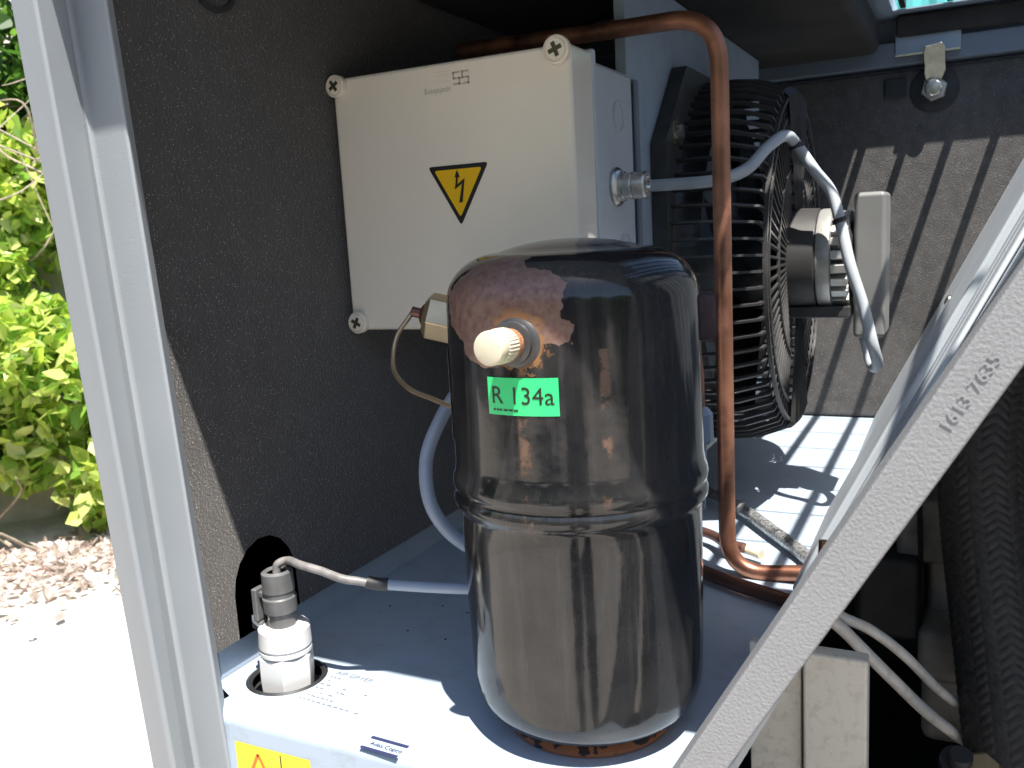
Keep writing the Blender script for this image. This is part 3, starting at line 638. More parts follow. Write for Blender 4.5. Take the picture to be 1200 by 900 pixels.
# ------------------------------------------------------------------ cables and pipes
def single(name, pts, r, m, label, cat, seg=14, n=10, mode='spline', rr=0.03, fn=None, group=None):
    P = spline(pts, n) if mode == 'spline' else fillet(pts, rr, 12)
    bm = BM(); tube(bm, P, r, seg, fn); o = link(name, bm, m, smooth=True, angle=60, origin=P[0]); tag(o, label, cat, group); return o
single('fan_cable', [(-0.2576, 0.7855, 1.4355), (-0.2289, 0.7886, 1.4350), (-0.1928, 0.7958, 1.4361), (-0.1720, 0.8193, 1.4447), (-0.1596, 0.8521, 1.4645), (-0.1496, 0.8819, 1.4754), (-0.1460, 0.9169, 1.4703), (-0.1286, 0.9207, 1.4434), (-0.1141, 0.9240, 1.4224), (-0.1047, 0.9174, 1.3921), (-0.0952, 0.9093, 1.3534), (-0.0827, 0.9081, 1.3128), (-0.0738, 0.9057, 1.2764), (-0.0714, 0.9259, 1.2562), (-0.0780, 0.9499, 1.2506), (-0.0861, 0.9670, 1.2724), (-0.0941, 0.9798, 1.3016)], 0.0054, CABLE, 'pale grey fan cable arching from the gland over the guard and hanging past the motor', 'cable')
bm = BM(); 
for q in ((-0.1445, 0.9172, 1.4678), (-0.1056, 0.9176, 1.3954)):
    lathe(bm, [(0.0054,-0.0022),(0.0068,-0.0020),(0.0068,0.0020),(0.0054,0.0022)], q, (0.35,0,-1), 20)
tag(link('cable_tie', bm, RUBBER, smooth=True, origin=(-0.1445, 0.9172, 1.4678)), 'thin black cable ties round the pale grey fan cable', 'cable tie')
single('copper_pipe', [(-0.4079, 0.7400, 1.5643), (-0.2714, 0.7250, 1.5583), (-0.1685, 0.7100, 1.5544), (-0.1696, 0.7150, 1.3734), (-0.1746, 0.7350, 1.1008), (-0.0730, 0.7361, 1.1130)], 0.0070, COPPER, 'thick copper pipe running over the electrical box, down beside the fan and along the tray', 'pipe', seg=24, mode='f', rr=0.038)
single('tarnished_pipe', [(-0.2223, 0.7360, 1.1080), (-0.1689, 0.7020, 1.1080), (-0.1133, 0.6754, 1.1080), (-0.0958, 0.6638, 1.1070)], 0.0058, COPPERD, 'tarnished copper tube lying on the tray nearest the brace', 'pipe', seg=18)
single('thin_copper_tube', [(-0.2539, 0.8157, 1.1150), (-0.2070, 0.7968, 1.1130), (-0.1856, 0.7738, 1.1140), (-0.1671, 0.7658, 1.1140)], 0.0045, COPPERD, 'thin dull tube leaving the bottle just behind the thick copper pipe', 'pipe', seg=14)
single('white_sleeve_end', [(-0.1736, 0.7746, 1.1110), (-0.1619, 0.7692, 1.1110), (-0.1519, 0.7641, 1.1100)], 0.0045, CREAM, 'short cream sleeve lying in the bend of the thick copper pipe', 'sleeve')
# braided steel hose on the floor
bh = [(-0.2823, 0.9769, 1.1120), (-0.2042, 0.8982, 1.1100), (-0.1550, 0.8325, 1.1090), (-0.1127, 0.7714, 1.1080), (-0.0802, 0.7130, 1.1080)]
def braid(L, a): return 0.00035*(math.sin(L*2000+a*5)*math.sin(L*2000-a*5))
P = spline(bh, 60); bm = BM(); tube(bm, P, 0.0062, 40, braid)
tag(link('braided_steel_hose', bm, mat('steel_braid', (0.42,0.42,0.42), 0.35, metal=0.7, var=0.7, vscale=420), smooth=True, angle=80, origin=P[0]), 'thin grey braided steel hose lying on the sunlit tray', 'hose')
single('loop_cable', [(-0.3178, 0.5753, 1.3265), (-0.3133, 0.5382, 1.2980), (-0.3199, 0.5195, 1.2772), (-0.3256, 0.5064, 1.2527), (-0.3207, 0.4980, 1.2252), (-0.3088, 0.5000, 1.2034), (-0.2903, 0.5067, 1.1891), (-0.2738, 0.5249, 1.1814)], 0.0048, CABLEB, 'blue-grey cable looping down behind the left of the black bottle', 'cable')
# pressure switch with hex and capillary
ps = empty('pressure_switch', (-0.3253, 0.5296, 1.3454), 'brass hexagon pressure fitting with a thin capillary tube, left of the bottle dome', 'fitting')
hx0 = Vector((-0.3322, 0.5267, 1.3487)); hxd = Vector((0.0335, 0.0151, -0.0102)).normalized()
bm = BM(); lathe(bm, [(0.0115,0.0),(0.0168,0.0035),(0.0168,0.034),(0.012,0.037)], hx0, hxd, 6, phase=0.2); link('hexagon', bm, BRASS, parent=ps, bevel=0.0008)
bm = BM(); lathe(bm, [(0.0030,-0.0090),(0.0036,-0.0085),(0.0036,-0.003),(0.0060,-0.002),(0.0090,0.0005)], hx0, hxd, 24); link('nipple', bm, COPPERD, parent=ps, smooth=True, angle=30)
bm = BM(); tube(bm, spline([hx0-hxd*0.008, (-0.3422, 0.5211, 1.3459), (-0.3455, 0.5120, 1.3363), (-0.3449, 0.5042, 1.3239), (-0.3380, 0.4943, 1.3127), (-0.3180, 0.4802, 1.3047), (-0.2936, 0.4691, 1.3009), (-0.2666, 0.4539, 1.2984), (-0.2535, 0.4491, 1.2978)], 10), 0.0016, 12); link('capillary', bm, BRASS, parent=ps, smooth=True)
# connector standing in the hole of the tray
cn = empty('pressure_sensor', (HX, HY, TZ), 'white hexagonal sensor fitting with black plug, standing in the round hole of the tray', 'sensor')
bm = BM(); lathe(bm, [(0.0245,-0.010),(0.0278,-0.008),(0.0282,-0.001),(0.0262,0.0012),(0.024,-0.001)], (HX,HY,TZ), (0,0,1), 48, close=False); link('grommet', bm, RUBBER, parent=cn, smooth=True)
hx = Vector((HX+0.001, HY, TZ))
bm = BM(); lathe(bm, [(0.018,-0.02),(0.0198,0.002),(0.0198,0.018),(0.0178,0.0205)], hx, (0.02,0,1), 6, phase=0.55); link('hex_nut', bm, WHITE, parent=cn, bevel=0.0008)
bm = BM(); lathe(bm, [(0.0182,0.0206),(0.0182,0.0230),(0.0174,0.0236),(0.0174,0.0250),(0.0183,0.0256),(0.0179,0.0380),(0.0165,0.0395),(0.0,0.040)], hx, (0.02,0,1), 40, close=False); link('ring_nut', bm, WHITE, parent=cn, smooth=True, angle=30)
bm = BM(); lathe(bm, [(0.0098,0.039),(0.0098,0.049),(0.0115,0.050),(0.0118,0.060),(0.0105,0.061),(0.0105,0.064),(0.0112,0.065),(0.0108,0.078),(0.0085,0.0795),(0.007,0.0775)], hx, (-0.01,0,1), 32, close=False); link('plug_body', bm, mat('dusty_grey_plug', (0.10,0.10,0.10), 0.4, var=0.25, vscale=60), parent=cn, smooth=True, angle=30)
bm = BM(); c_ = hx+Vector((-0.0155,-0.004,0.052)); box(bm, c_.x-0.003, c_.x+0.0015, c_.y-0.005, c_.y+0.005, c_.z-0.010, c_.z+0.014); box(bm, c_.x-0.0062, c_.x+0.003, c_.y-0.004, c_.y+0.004, c_.z-0.016, c_.z-0.0102); box(bm, c_.x+0.0017, c_.x+0.007, c_.y-0.003, c_.y+0.003, c_.z+0.0075, c_.z+0.012); link('locking_clip', bm, MATS['dusty_grey_plug'], parent=cn, bevel=0.0012, seg=3)
bm = BM(); tube(bm, spline([hx+Vector((0.0,-0.001,0.0375)), hx+Vector((-0.010,-0.006,0.0385)), hx+Vector((-0.0165,-0.010,0.042)), hx+Vector((-0.0185,-0.009,0.047))], 6), 0.0011, 8); link('retaining_wire', bm, STEEL, parent=cn, smooth=True)
T0 = hx+Vector((-0.001,0,0.077))
sc_ = empty('sensor_cable', T0, 'thin grey sensor cable crossing from the plug to the black bottle through a dark sleeve', 'cable')
bm = BM(); tube(bm, spline([T0, T0+Vector((0.001,0.001,0.006)), T0+Vector((0.008,0.004,0.0085)), (-0.3981, 0.4514, 1.1861), (-0.3824, 0.4531, 1.1831), (-0.3669, 0.4546, 1.1791), (-0.3566, 0.4594, 1.1767), (-0.3473, 0.4636, 1.1745)], 8), 0.0029, 12); link('bare_cable', bm, mat('worn_grey_cable', (0.17,0.16,0.155), 0.5, var=0.4, vscale=90), parent=sc_, smooth=True)
bm = BM(); tube(bm, spline([(-0.3515, 0.4618, 1.1759), (-0.3453, 0.4646, 1.1741), (-0.3386, 0.4678, 1.1734)], 4), 0.0044, 14); link('shrink_sleeve', bm, RUBBER, parent=sc_, smooth=True)
bm = BM(); tube(bm, spline([(-0.3397, 0.4673, 1.1734), (-0.3103, 0.4709, 1.1741), (-0.2803, 0.4750, 1.1753), (-0.2557, 0.4875, 1.1748)], 6), 0.0036, 14); link('jacketed_cable', bm, CABLEB, parent=sc_, smooth=True)

# ------------------------------------------------------------------ print on the tray
prn = BM()
def tp(x, y): return Z0(x, y)
t0 = Vector((-0.3903, 0.4675, 1.1004)); t1 = Vector((-0.3496, 0.4646, 1.1004)); dx = (t1-t0).normalized(); dx.z = 0; dy = Vector((-dx.y, dx.x, 0))
text_bm(prn, 'AIR DRYER', 0.0066, t0, dx, dy)
random.seed(3)
o1 = t0-dy*0.0055
for row in range(7):
    oo = o1-dy*0.0052*row-dx*0.0035*0; x_ = 0.0; n_ = (3, 2, 5, 4, 5, 7, 12)[row]
    for k in range(n_):
        L = random.uniform(0.0012, 0.0042); a = oo+dx*x_
        if row in (5, 6) or random.random() < 0.85:
            for q in range(int(L/0.0009)):
                s_ = a+dx*q*0.0009; flat(prn, [s_, s_+dx*0.0005, s_+dx*0.0005+dy*0.0016, s_+dy*0.0016])
        x_ += L+0.0012+(0.010 if (k % 2 and row in (2, 3)) else 0)
pm = link('tray_print', prn, GREYT2, parent=tray)
lg = BM(); l0 = Vector((-0.3178, 0.4102, 1.1004)); l1 = Vector((-0.2902, 0.4089, 1.1004)); d2 = (l1-l0).normalized(); d2.z = 0; e2 = Vector((-d2.y, d2.x, 0)); wl = (l1-l0).length
l2 = Vector((-0.3181, 0.3990, 1.1004)); sk = (l2-l0)
for off, hh in ((Vector((0,0,0)), 0.0026), (sk, 0.0026)):
    a = l0+off; flat(lg, [a, a+d2*wl, a+d2*wl+e2*-hh+sk.normalized()*0, a-e2*hh])
text_bm(lg, 'Atlas Copco', 0.0048, l0+sk*0.62+d2*0.0035-e2*0.0016, d2, e2, space=0.98)
link('printed_logo', lg, BLUEP, parent=tray)
# yellow warning label on the front of the tray
s0 = Vector((-0.4190, 0.3955, 1.0831)); s1 = Vector((-0.3628, 0.3955, 1.0791)); s0.y = s1.y = 0.3957
bm = BM(); Wd = 0.062; flat(bm, [s0, s0+Vector((Wd,0,0)), s0+Vector((Wd,0,-0.040)), s0+Vector((0,0,-0.040))])
ys = link('warning_label', bm, YEL2, parent=tray)
bm = BM(); T_ = lambda x, z: Vector((s0.x+x, 0.3954, s0.z+z))
for (a, b) in (((0.019,-0.0055),(0.006,-0.031)), ((0.019,-0.0055),(0.032,-0.031)), ((0.006,-0.031),(0.032,-0.031))):
    A_ = T_(*a); B_ = T_(*b); d = (B_-A_).normalized(); n_ = Vector((-d.z,0,d.x))*0.0011; flat(bm, [A_-n_, B_-n_, B_+n_, A_+n_])
link('triangle_outline', bm, ORA, parent=ys)
bm = BM(); flat(bm, [T_(0.0375,-0.002), T_(0.0385,-0.002), T_(0.0385,-0.038), T_(0.0375,-0.038)]); link('divider_line', bm, BLK, parent=ys)
# small pits and flakes on the tray
bm = BM()
for q in ((-0.4198, 0.5799, 1.1003), (-0.3773, 0.5946, 1.1003), (-0.3792, 0.5446, 1.1003), (-0.3435, 0.5416, 1.1003), (-0.3356, 0.5729, 1.1003), (-0.3510, 0.5895, 1.1003)):
    lathe(bm, [(0.0011,0.0),(0.0008,0.0003),(0.0,0.0004)], q, (0,0,1), 9, close=False)
link('paint_pits', bm, DARK, parent=tray)

# ------------------------------------------------------------------ latch on the back wall
lt = empty('door_latch', (-0.0395, 1.3950, 1.5621), 'zinc plated cam latch on the back wall under the roof grille', 'latch')
LC = Vector((-0.0395, 1.3980, 1.5624))
bm = BM(); lathe(bm, [(0.031,0.0),(0.031,0.0015),(0.028,0.003),(0.0,0.003)], LC+Vector((0,0.002,0)), (0,-1,0), 40, close=False); link('rubber_seat', bm, RUBBER, parent=lt, smooth=True)
bm = BM(); lathe(bm, [(0.0168,0.0),(0.0168,0.006),(0.0155,0.008),(0.0,0.008)], LC+Vector((0,-0.0012,0)), (0,-1,0), 6, close=False, phase=0.3); link('hex_nut', bm, ALU, parent=lt)
bm = BM(); lathe(bm, [(0.011,0.0),(0.011,0.003),(0.009,0.0045),(0.0,0.005)], LC+Vector((-0.001,-0.016,0)), (0,-1,0), 32, close=False); link('bolt_head', bm, STEEL, parent=lt, smooth=True, angle=30)
ks_ = 0.86
cb = [LC+Vector((-0.010,-0.0095,-0.009)), LC+Vector((0.010,-0.0095,-0.009)), LC+Vector((0.011,-0.0095,0.012)), LC+Vector((0.0165,-0.0095,0.026)), LC+Vector((0.0145,-0.0095,0.058)), LC+Vector((0.010,-0.0095,0.064)), LC+Vector((-0.014,-0.0095,0.060)), LC+Vector((-0.0165,-0.0095,0.052)), LC+Vector((-0.013,-0.0095,0.012))]
cb = [LC+(q_-LC)*ks_ for q_ in cb]
bm = BM(); prism(bm, cb, (0,-0.005,0)); bmesh.ops.subdivide_edges(bm, edges=[e_ for e_ in bm.edges if e_.calc_length() > 0.02], cuts=3)
for v in bm.verts:
    if v.co.z > LC.z+0.02: v.co.y -= (v.co.z-LC.z-0.02)*1.1-((v.co.z-LC.z-0.02)**2)*12
link('cam', bm, ZINC, parent=lt, bevel=0.002, seg=3)
K0 = Vector((-0.0883, 1.3800, 1.6075)); K1 = Vector((-0.0083, 1.3800, 1.6066))
bm = BM(); prism(bm, [(K0.x,1.3845,K0.z+0.002),(K1.x,1.3845,K0.z+0.002),(K1.x,1.3845,K0.z+0.030),(K0.x,1.3845,K0.z+0.030)], (0,-0.003,0)); link('keeper_plate', bm, PAINT, parent=lt, bevel=0.0006)
bm = BM(); box(bm, K0.x, K1.x, 1.372, 1.3812, K0.z-0.001, K0.z+0.0018); link('keeper', bm, ZINC, parent=lt, bevel=0.0006)
bm = BM(); q = Vector((-0.0888, 1.3960, 1.5692)); prism(bm, [(q.x-0.014,1.3995,q.z-0.013),(q.x+0.014,1.3995,q.z-0.013),(q.x+0.014,1.3995,q.z+0.013),(q.x-0.014,1.3995,q.z+0.013)], (0,-0.004,0)); link('dark_recess_patch', bm, RUBBER, parent=lt, bevel=0.005, seg=3)  # black raised patch stands for the shade inside a rectangular recess

# ------------------------------------------------------------------ dim bracket above the electrical box
bm = BM(); box(bm, -0.46, -0.255, 0.93, 0.955, 1.585, 1.607); box(bm, -0.345, -0.30, 0.91, 0.9295, 1.575, 1.6105); box(bm, -0.46, -0.30, 0.956, 0.985, 1.55, 1.60)
tag(link('roof_bracket', bm, mat('dim_grey_bracket', (0.13,0.13,0.13), 0.6), bevel=0.002, origin=(-0.35,0.93,1.585)), 'dim grey steel bracket in the dark above the electrical box', 'bracket')

# ------------------------------------------------------------------ engine bay at the lower right
def herring(nr, pitch, amp):
    def f(L, a):
        u = a/(2*math.pi)*nr; c = u % 1.0; k = int(u) % 2
        tri_ = c if k else 1-c
        ph = (L/pitch+tri_*0.9) % 1.0
        strand = math.sin(math.pi*ph)**0.6
        edge = min(c, 1-c)*2
        return amp*(strand*(0.55+0.45*min(1, edge*3)))-amp*0.5
    return f
def braided(name, pts, r, label, nr=22, n=90):
    P = spline(pts, n); bm = BM(); tube(bm, P, r, 22*9, herring(nr, 0.0075, 0.0013)); o = link(name, bm, HOSE, smooth=True, angle=75, origin=P[0]); tag(o, label, 'hose', 'thick braided hoses'); return o
braided('braided_rubber_hose', [(0.0702, 0.9322, 1.3312), (0.0302, 0.8707, 1.2631), (0.0195, 0.8369, 1.2023), (0.0235, 0.8148, 1.1344), (0.0352, 0.7812, 1.0451), (0.0477, 0.7465, 0.9476), (0.0615, 0.7235, 0.8482)], 0.0345, 'thick black herringbone braided hose descending behind the brace')
braided('braided_rubber_hose', [(0.1132, 1.0801, 1.2757), (0.0983, 1.0283, 1.1612), (0.0910, 0.9843, 1.0680), (0.0957, 0.9412, 0.9462), (0.1001, 0.8990, 0.8305)], 0.036, 'second black braided hose cut off by the right edge of the picture', n=60)
single('engine_cable', [(-0.0911, 0.6523, 1.1239), (-0.0739, 0.6583, 1.1092), (-0.0548, 0.6764, 1.0935), (-0.0320, 0.6946, 1.0683), (-0.0087, 0.7429, 1.0203), (0.0173, 0.7933, 0.9762), (0.0458, 0.8457, 0.9357)], 0.0040, CABLEW, 'upper of two pale cables dropping from the brace towards the braided hose', 'cable', group='pale cables under the brace')
single('engine_cable', [(-0.0924, 0.6400, 1.1221), (-0.0754, 0.6460, 1.1083), (-0.0593, 0.6611, 1.0848), (-0.0367, 0.6781, 1.0534), (-0.0139, 0.7159, 1.0115), (0.0179, 0.7887, 0.9498), (0.0466, 0.8404, 0.9056)], 0.0046, CABLEW, 'lower thicker pale cable dropping from the brace towards the braided hose', 'cable', group='pale cables under the brace')
# cream duct
cd = empty('cream_duct', (-0.0581, 0.5000, 1.0857), 'cream painted sheet duct below the brace, left of the dark engine gap', 'duct')
bm = BM(); box(bm, -0.0765, -0.0415, 0.50, 0.512, 0.72, 1.1545); link('column', bm, CREAMP, parent=cd, bevel=0.002)
bm = BM(); box(bm, -0.1085, -0.0785, 0.507, 0.515, 0.72, 1.1525); link('side_panel', bm, CREAMP, parent=cd, bevel=0.001)
bm = BM(); tube(bm, [(-0.072,0.53,1.156),(-0.070,0.53,1.178),(-0.069,0.535,1.21)], 0.0036, 12); tag(link('copper_stub', bm, COPPER, smooth=True, origin=(-0.072,0.53,1.156)), 'short copper stub rising from the cream duct just under the brace', 'pipe')
# engine castings
eg = empty('engine_block', (-0.0149, 1.0195, 0.8147), 'grey cast engine cover seen in the gap between cables and braided hose', 'engine')
def eb(x0, x1, y0, y1, d, th, name='casting', bv=0.006):
    A_ = Vector((-0.0940, 0.9500, 1.0032))
    bm = BM(); p0 = pix(x0, y1, d); p1 = pix(x1, y0, d); box(bm, p0.x, p1.x, d, d+th, p0.z, p1.z); return link(name, bm, ENG, parent=eg, bevel=bv, seg=3)
def pix(x, y, Yd):
    d = CF+CR*((x-600)/1050)-CU*((y-450)/1050); return Vector((0,0,1.4))+d*(Yd/d.y)
eb(1050, 1150, 590, 658, 0.88, 0.10); eb(1081, 1150, 500, 588, 0.93, 0.10); eb(1086, 1160, 660, 745, 0.90, 0.10); eb(1074, 1160, 752, 800, 0.84, 0.13, bv=0.010); eb(1078, 1165, 800, 868, 0.85, 0.10, bv=0.01)
bm = BM(); tube(bm, [pix(1081,500,.875), pix(1078,600,.875), pix(1079,668,.875)], 0.0022, 10); link('black_wire', bm, RUBBER, parent=eg, smooth=True)
bm = BM(); p0 = pix(1000,745,.86); p1 = pix(1082,660,.86); box(bm, p0.x, p1.x, .86, .95, p0.z, p1.z); link('rubber_mount', bm, RUBBER, parent=eg, bevel=0.008, seg=3)
fo = pix(1124, 893, .66)
bm = BM(); lathe(bm, [(0.0,0.010),(0.007,0.010),(0.0085,0.008),(0.0085,0.0),(0.013,0.0),(0.013,-0.006)], fo, (0.1,-0.5,1), 24, close=False); tag(link('hose_bolt', bm, DARK, smooth=True, angle=30, origin=fo), 'dark round bolt head at the foot of the braided hose', 'bolt')
bm = BM(); lathe(bm, [(0.0095,0.010),(0.0145,0.004),(0.0145,-0.008)], pix(1150,905,.66), (0.3,-0.5,1), 6); tag(link('hose_fitting', bm, BRASS, origin=pix(1150,905,.66)), 'dull brass hexagon at the bottom beside the dark bolt', 'fitting')

# teal corrugated shed behind the machine, glimpsed through the grille
sh = empty('teal_shed', (1.8, 7.2, 0), 'teal corrugated shed standing behind the machine, glimpsed through the roof grille', 'shed')
TEAL = mat('teal_sheet', (0.09, 0.40, 0.40), 0.5, var=0.12, vscale=2)
bm = BM(); pts_ = []
for i in range(121):
    pts_.append((-3+i*0.05, 0.0+(0.03 if (i//2) % 2 else 0.0)))
lo_ = [bm.verts.new((x, y, 0)) for x, y in pts_]; hi_ = [bm.verts.new((x, y, 3.6)) for x, y in pts_]
for i in range(120): bm.faces.new((lo_[i], lo_[i+1], hi_[i+1], hi_[i]))
link('wall_cladding', bm, TEAL, parent=sh, rel=True)
bm = BM(); box(bm, -3.1, 3.1, -0.15, 1.5, 3.61, 3.68); link('roof', bm, WHITE, parent=sh, rel=True)
bm = BM(); box(bm, -2.98, 2.98, 0.05, 1.35, 0, 3.6); link('body', bm, TEAL, parent=sh, rel=True)
# ------------------------------------------------------------------ hedge bank to the left of the machine
def leaves(n, sampler, size, cols, name, parent=None, upb=0.3, kind='stuff', dark=None):
    c = sampler(n); n = len(c)
    d1 = rng.normal(size=(n,3)); d1 /= np.linalg.norm(d1, axis=1)[:,None]
    nn = rng.normal(size=(n,3)); nn[:,2] = np.abs(nn[:,2])+upb; nn -= (nn*d1).sum(1)[:,None]*d1; nn /= np.linalg.norm(nn, axis=1)[:,None]
    d2 = np.cross(nn, d1); s = size*rng.uniform(0.55, 1.35, n)[:,None]
    V = np.stack([c-d1*s, c-d1*s*0.3+d2*s*0.62+nn*s*0.15, c+d1*s*0.45+d2*s*0.42+nn*s*.1, c+d1*s*1.1, c+d1*s*0.45-d2*s*0.42+nn*s*.1, c-d1*s*0.3-d2*s*0.62+nn*s*0.15], 1)
    V = V.reshape(-1, 3); org = _org(parent) if parent else Vector((0,0,0))
    V = V-np.array(org)
    F = (np.arange(n)[:,None]*6+np.array([0,1,2,3,4,5])[None]).astype(int)
    F2 = np.concatenate([F[:,[0,1,2,3]], F[:,[0,3,4,5]]])
    me = bpy.data.meshes.new(name); me.from_pydata(V.tolist(), [], F2.tolist())
    ci = rng.integers(0, len(cols), n); cc = np.array(cols)[ci]*rng.uniform(0.7, 1.25, n)[:,None]
    at = me.color_attributes.new('tint', 'FLOAT_COLOR', 'POINT'); arr = np.ones((n*6, 4), dtype=np.float32); arr[:,:3] = np.repeat(cc, 6, axis=0); at.data.foreach_set('color', arr.ravel())
    me.materials.append(LEAF); o = bpy.data.objects.new(name, me); COL.objects.link(o)
    if parent: o.parent = parent
    o['kind'] = kind; return o
# the bank runs along line B0 + t*BD, its foot about 5 m from the camera
B0 = np.array((-4.0643, 2.7979, 0.0000)); BD = np.array([0.62, 0.785, 0.0]); BN = np.array([-0.785, 0.62, 0.0])
bmS = BM(); prev = None
for i in range(25):
    t = -9+18*i/24; base = B0+BD*t; row = []
    for j, (o_, z_) in enumerate(((-0.35,-0.01),(0.35,0.05),(0.65,0.9),(0.85,2.2),(1.3,3.4),(3.0,4.2),(9.0,4.6))):
        q = base+BN*(o_+rng.uniform(-.08,.08)); row.append(bmS.verts.new((q[0], q[1], z_*(1+rng.uniform(-.05,.05)))))
    if prev:
        for a, b, c_, d in zip(prev, row, row[1:], prev[1:]): bmS.faces.new((a, b, c_, d))
    prev = row
tag(link('earth_bank', bmS, SOIL, smooth=True), kind='structure')
GREENS = [(0.52,0.64,0.10),(0.64,0.74,0.18),(0.30,0.48,0.06),(0.72,0.78,0.28),(0.20,0.36,0.05),(0.54,0.66,0.16)]
DARKG = [(0.06,0.15,0.02),(0.10,0.22,0.03),(0.045,0.11,0.018),(0.16,0.30,0.04)]
LIT = [(0.70,0.60,0.56),(0.55,0.45,0.40),(0.74,0.68,0.64),(0.48,0.40,0.34)]
names = {0: 'yellow-green ivy mound at the foot of the bank, nearest the corner post', }
def clump(t, z0, z1, o0, rad, n, size, cols, label, cat='shrub', grp='shrubs on the bank'):
    base = B0+BD*t+BN*o0
    root = empty('ivy_shrub', (base[0], base[1], z0), label, cat, grp)
    K_ = 26; cen = np.stack([base[0]+BD[0]*(cx:=rng.uniform(-rad,rad,K_))+BN[0]*(cy:=rng.uniform(-.35,.2,K_)), base[1]+BD[1]*cx+BN[1]*cy, rng.uniform(z0, z1, K_)], 1)
    cen[:,:2] += BN[:2]*((cen[:,2:3]-z0)*0.30)
    def smp(n_):
        k = rng.integers(0, K_, n_); g = rng.normal(size=(n_,3)); g /= np.linalg.norm(g, axis=1)[:,None]
        return cen[k]+g*(rng.uniform(0.3,1,n_)**0.5)[:,None]*0.26*rng.uniform(.6,1.2,K_)[k][:,None]
    leaves(n, smp, size, cols, 'foliage', root)
    bm = BM()
    for k in range(5):
        a = cen[rng.integers(0,K_)]; st_ = Vector((base[0]+BD[0]*rng.uniform(-rad,rad)*.6, base[1], z0)); en = Vector(a)-Vector(BN)*0.30+Vector((0,0,rng.uniform(-.1,.35)))
        mid = (st_+en)/2+Vector(rng.normal(size=3)*0.18); tube(bm, spline([st_, mid, en], 5), lambda u: 0.009*(1-u*0.7), 6)
    link('stems', bm, BARK, parent=root, smooth=True)
    return root
specs = [(-0.15, 0.06, 1.25, -0.16, 0.80, 11000, 0.050, GREENS, 'yellow-green ivy growing low on the bank beside the post'),
         (-0.05, 1.35, 2.15, 0.45, 0.75, 5500, 0.046, GREENS, 'bright ivy clump halfway up the bank with bare twigs in front'),
         (0.0, 2.2, 3.6, 0.75, 0.9, 6000, 0.046, DARKG, 'dark green shrub at the top of the bank in the upper left corner')]
for s_ in specs: clump(*s_)
for k, t in enumerate((-3.4, -1.8, 1.7, 3.4)):
    clump(t, 0.05, 3.3, 0.4, 0.95, 5000, 0.05, GREENS, ('sunlit shrub far along the bank out of view to the left', 'sunlit shrub on the bank just left of view', 'sunlit shrub on the bank hidden behind the post', 'sunlit shrub on the bank behind the machine')[k])
# unseen trees added behind the camera to darken reflections in the black bottle
for k, (ang, dist, hh) in enumerate(((-150,9,4.5),(-128,8,3.5),(-108,9.5,5),(-88,8.5,3.8),(-66,9,4.6),(-44,10,4.2),(-22,9,3.6),(2,10,4.4))):
    tx, ty = dist*math.cos(R(ang)), dist*math.sin(R(ang))
    root = empty('reflection_tree', (tx, ty, 0), ('leftmost','second','third','fourth','fifth','sixth','seventh','rightmost')[k]+' of the row of leafy trees added behind the viewpoint to darken the bottle reflections', 'tree', 'trees behind the viewpoint')
    bm = BM(); tube(bm, spline([(tx,ty,0),(tx+.1,ty,1.2),(tx,ty+.1,hh*.8)], 4), lambda u: 0.12*(1-u*.7), 8); link('trunk', bm, BARK, parent=root, smooth=True)
    def smp(n_, tx=tx, ty=ty, hh=hh):
        g = rng.normal(size=(n_,3)); g /= np.linalg.norm(g, axis=1)[:,None]; q = g*(rng.uniform(.35,1,n_)**.5)[:,None]*np.array([2.1,2.1,hh*.5])[None]; q[:,0] += tx; q[:,1] += ty; q[:,2] += hh*.53; return q
    leaves(3500, smp, 0.16, DARKG, 'crown', root)
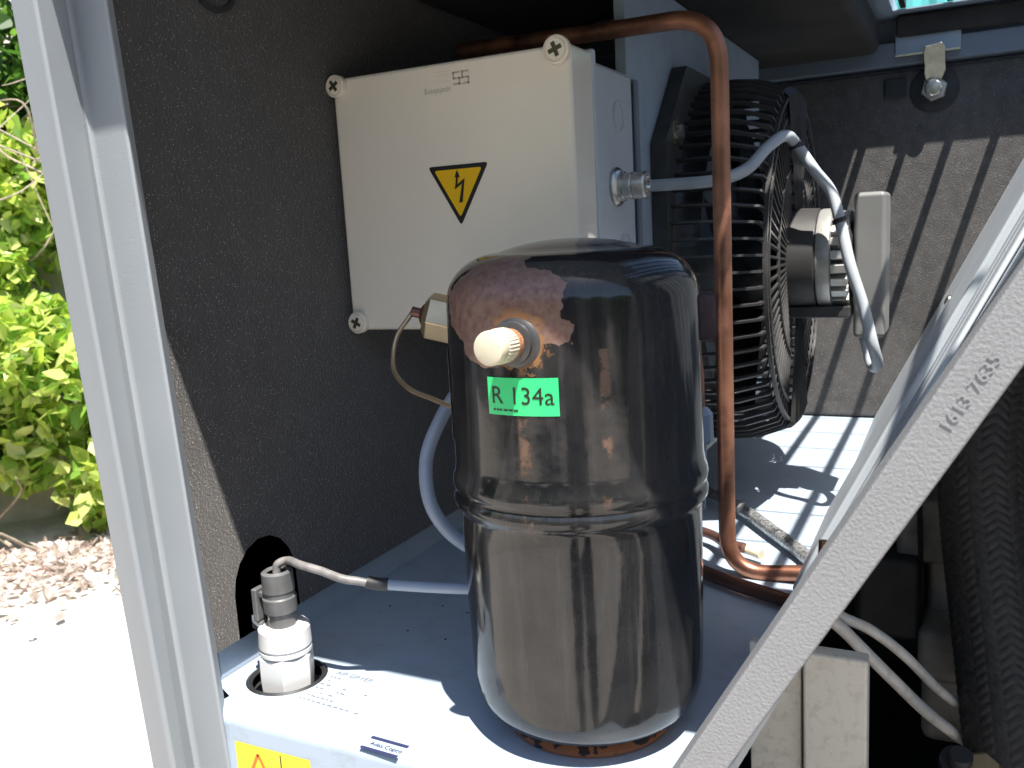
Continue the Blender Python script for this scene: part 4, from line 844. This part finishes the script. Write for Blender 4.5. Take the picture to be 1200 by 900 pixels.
# the photographer, mirrored in the bottle: one skinned body
def figure():
    J = [(0,0,.95,.13,.10),(0,0,1.12,.135,.10),(0,0,1.33,.15,.10),(0,0.01,1.45,.06,.06),(0,.03,1.56,.075,.09),(0,.03,1.66,.07,.08),
         (-.09,0,.90,.09,.09),(-.10,.01,.50,.06,.06),(-.11,0,.09,.042,.045),(-.12,.14,.035,.04,.03),
         (.09,0,.90,.09,.09),(.11,.02,.50,.06,.06),(.13,0,.09,.042,.045),(.14,.14,.035,.04,.03),
         (-.19,0,1.40,.055,.055),(-.27,.08,1.18,.04,.04),(-.12,.24,1.35,.03,.03),(-.05,.26,1.38,.03,.02),
         (.19,0,1.40,.055,.055),(.27,.08,1.18,.04,.04),(.12,.24,1.35,.03,.03),(.05,.26,1.38,.03,.02)]
    E_ = [(0,1),(1,2),(2,3),(3,4),(4,5),(0,6),(6,7),(7,8),(8,9),(0,10),(10,11),(11,12),(12,13),(2,14),(14,15),(15,16),(16,17),(2,18),(18,19),(19,20),(20,21)]
    me = bpy.data.meshes.new('person'); me.from_pydata([j[:3] for j in J], E_, [])
    o = bpy.data.objects.new('person', me); COL.objects.link(o)
    sk = o.modifiers.new('skin', 'SKIN'); sk.use_smooth_shade = True
    for v, j in zip(me.skin_vertices[0].data, J): v.radius = j[3:5]
    me.skin_vertices[0].data[0].use_root = True
    sb = o.modifiers.new('sub', 'SUBSURF'); sb.levels = sb.render_levels = 2
    me.materials.append(mat('dark_work_clothes', (0.035,0.04,0.055), 0.8, var=0.2, vscale=30)); return o
ph = figure(); ph.location = (0.14, -0.40, 0); ph.rotation_euler = (0, 0, R(26.9))
tag(ph, 'photographer in dark work clothes standing behind the viewpoint, seen only mirrored in the bottle', 'person')
# bare arching twigs in front of the ivy
tw = empty('bare_twigs', tuple(B0+BD*0.1), 'tangle of bare pale twigs arching over the ivy at the left edge', 'twigs')
for k in range(22):
    z_ = rng.uniform(1.7, 2.7); b_ = Vector(B0+BD*rng.uniform(-.7,.6))-Vector(BN)*rng.uniform(-.05,.2)+Vector((0,0,z_*0.75)); d = Vector(BD)*rng.uniform(-.6,.6)+Vector((0,0,rng.uniform(.15,.7)))
    bm = BM(); tube(bm, spline([b_, b_+d*0.5+Vector(rng.normal(size=3)*0.08)-Vector(BN)*.1, b_+d+Vector((0,0,-.12))+Vector(rng.normal(size=3)*0.06)], 6), lambda u: 0.0062*(1-0.75*u), 6); link('twig', bm, BARK, parent=tw, smooth=True)
def lit(n_):
    t = rng.uniform(-4, 4, n_); o_ = -0.55+np.abs(rng.normal(size=n_))*-0.22+rng.uniform(0,.6,n_); q = B0[None]+BD[None]*t[:,None]+BN[None]*o_[:,None]; q[:,2] = 0.012+rng.uniform(0,.02,n_); return q
leaves(9000, lit, 0.028, LIT, 'leaf_litter', None, upb=3.0)
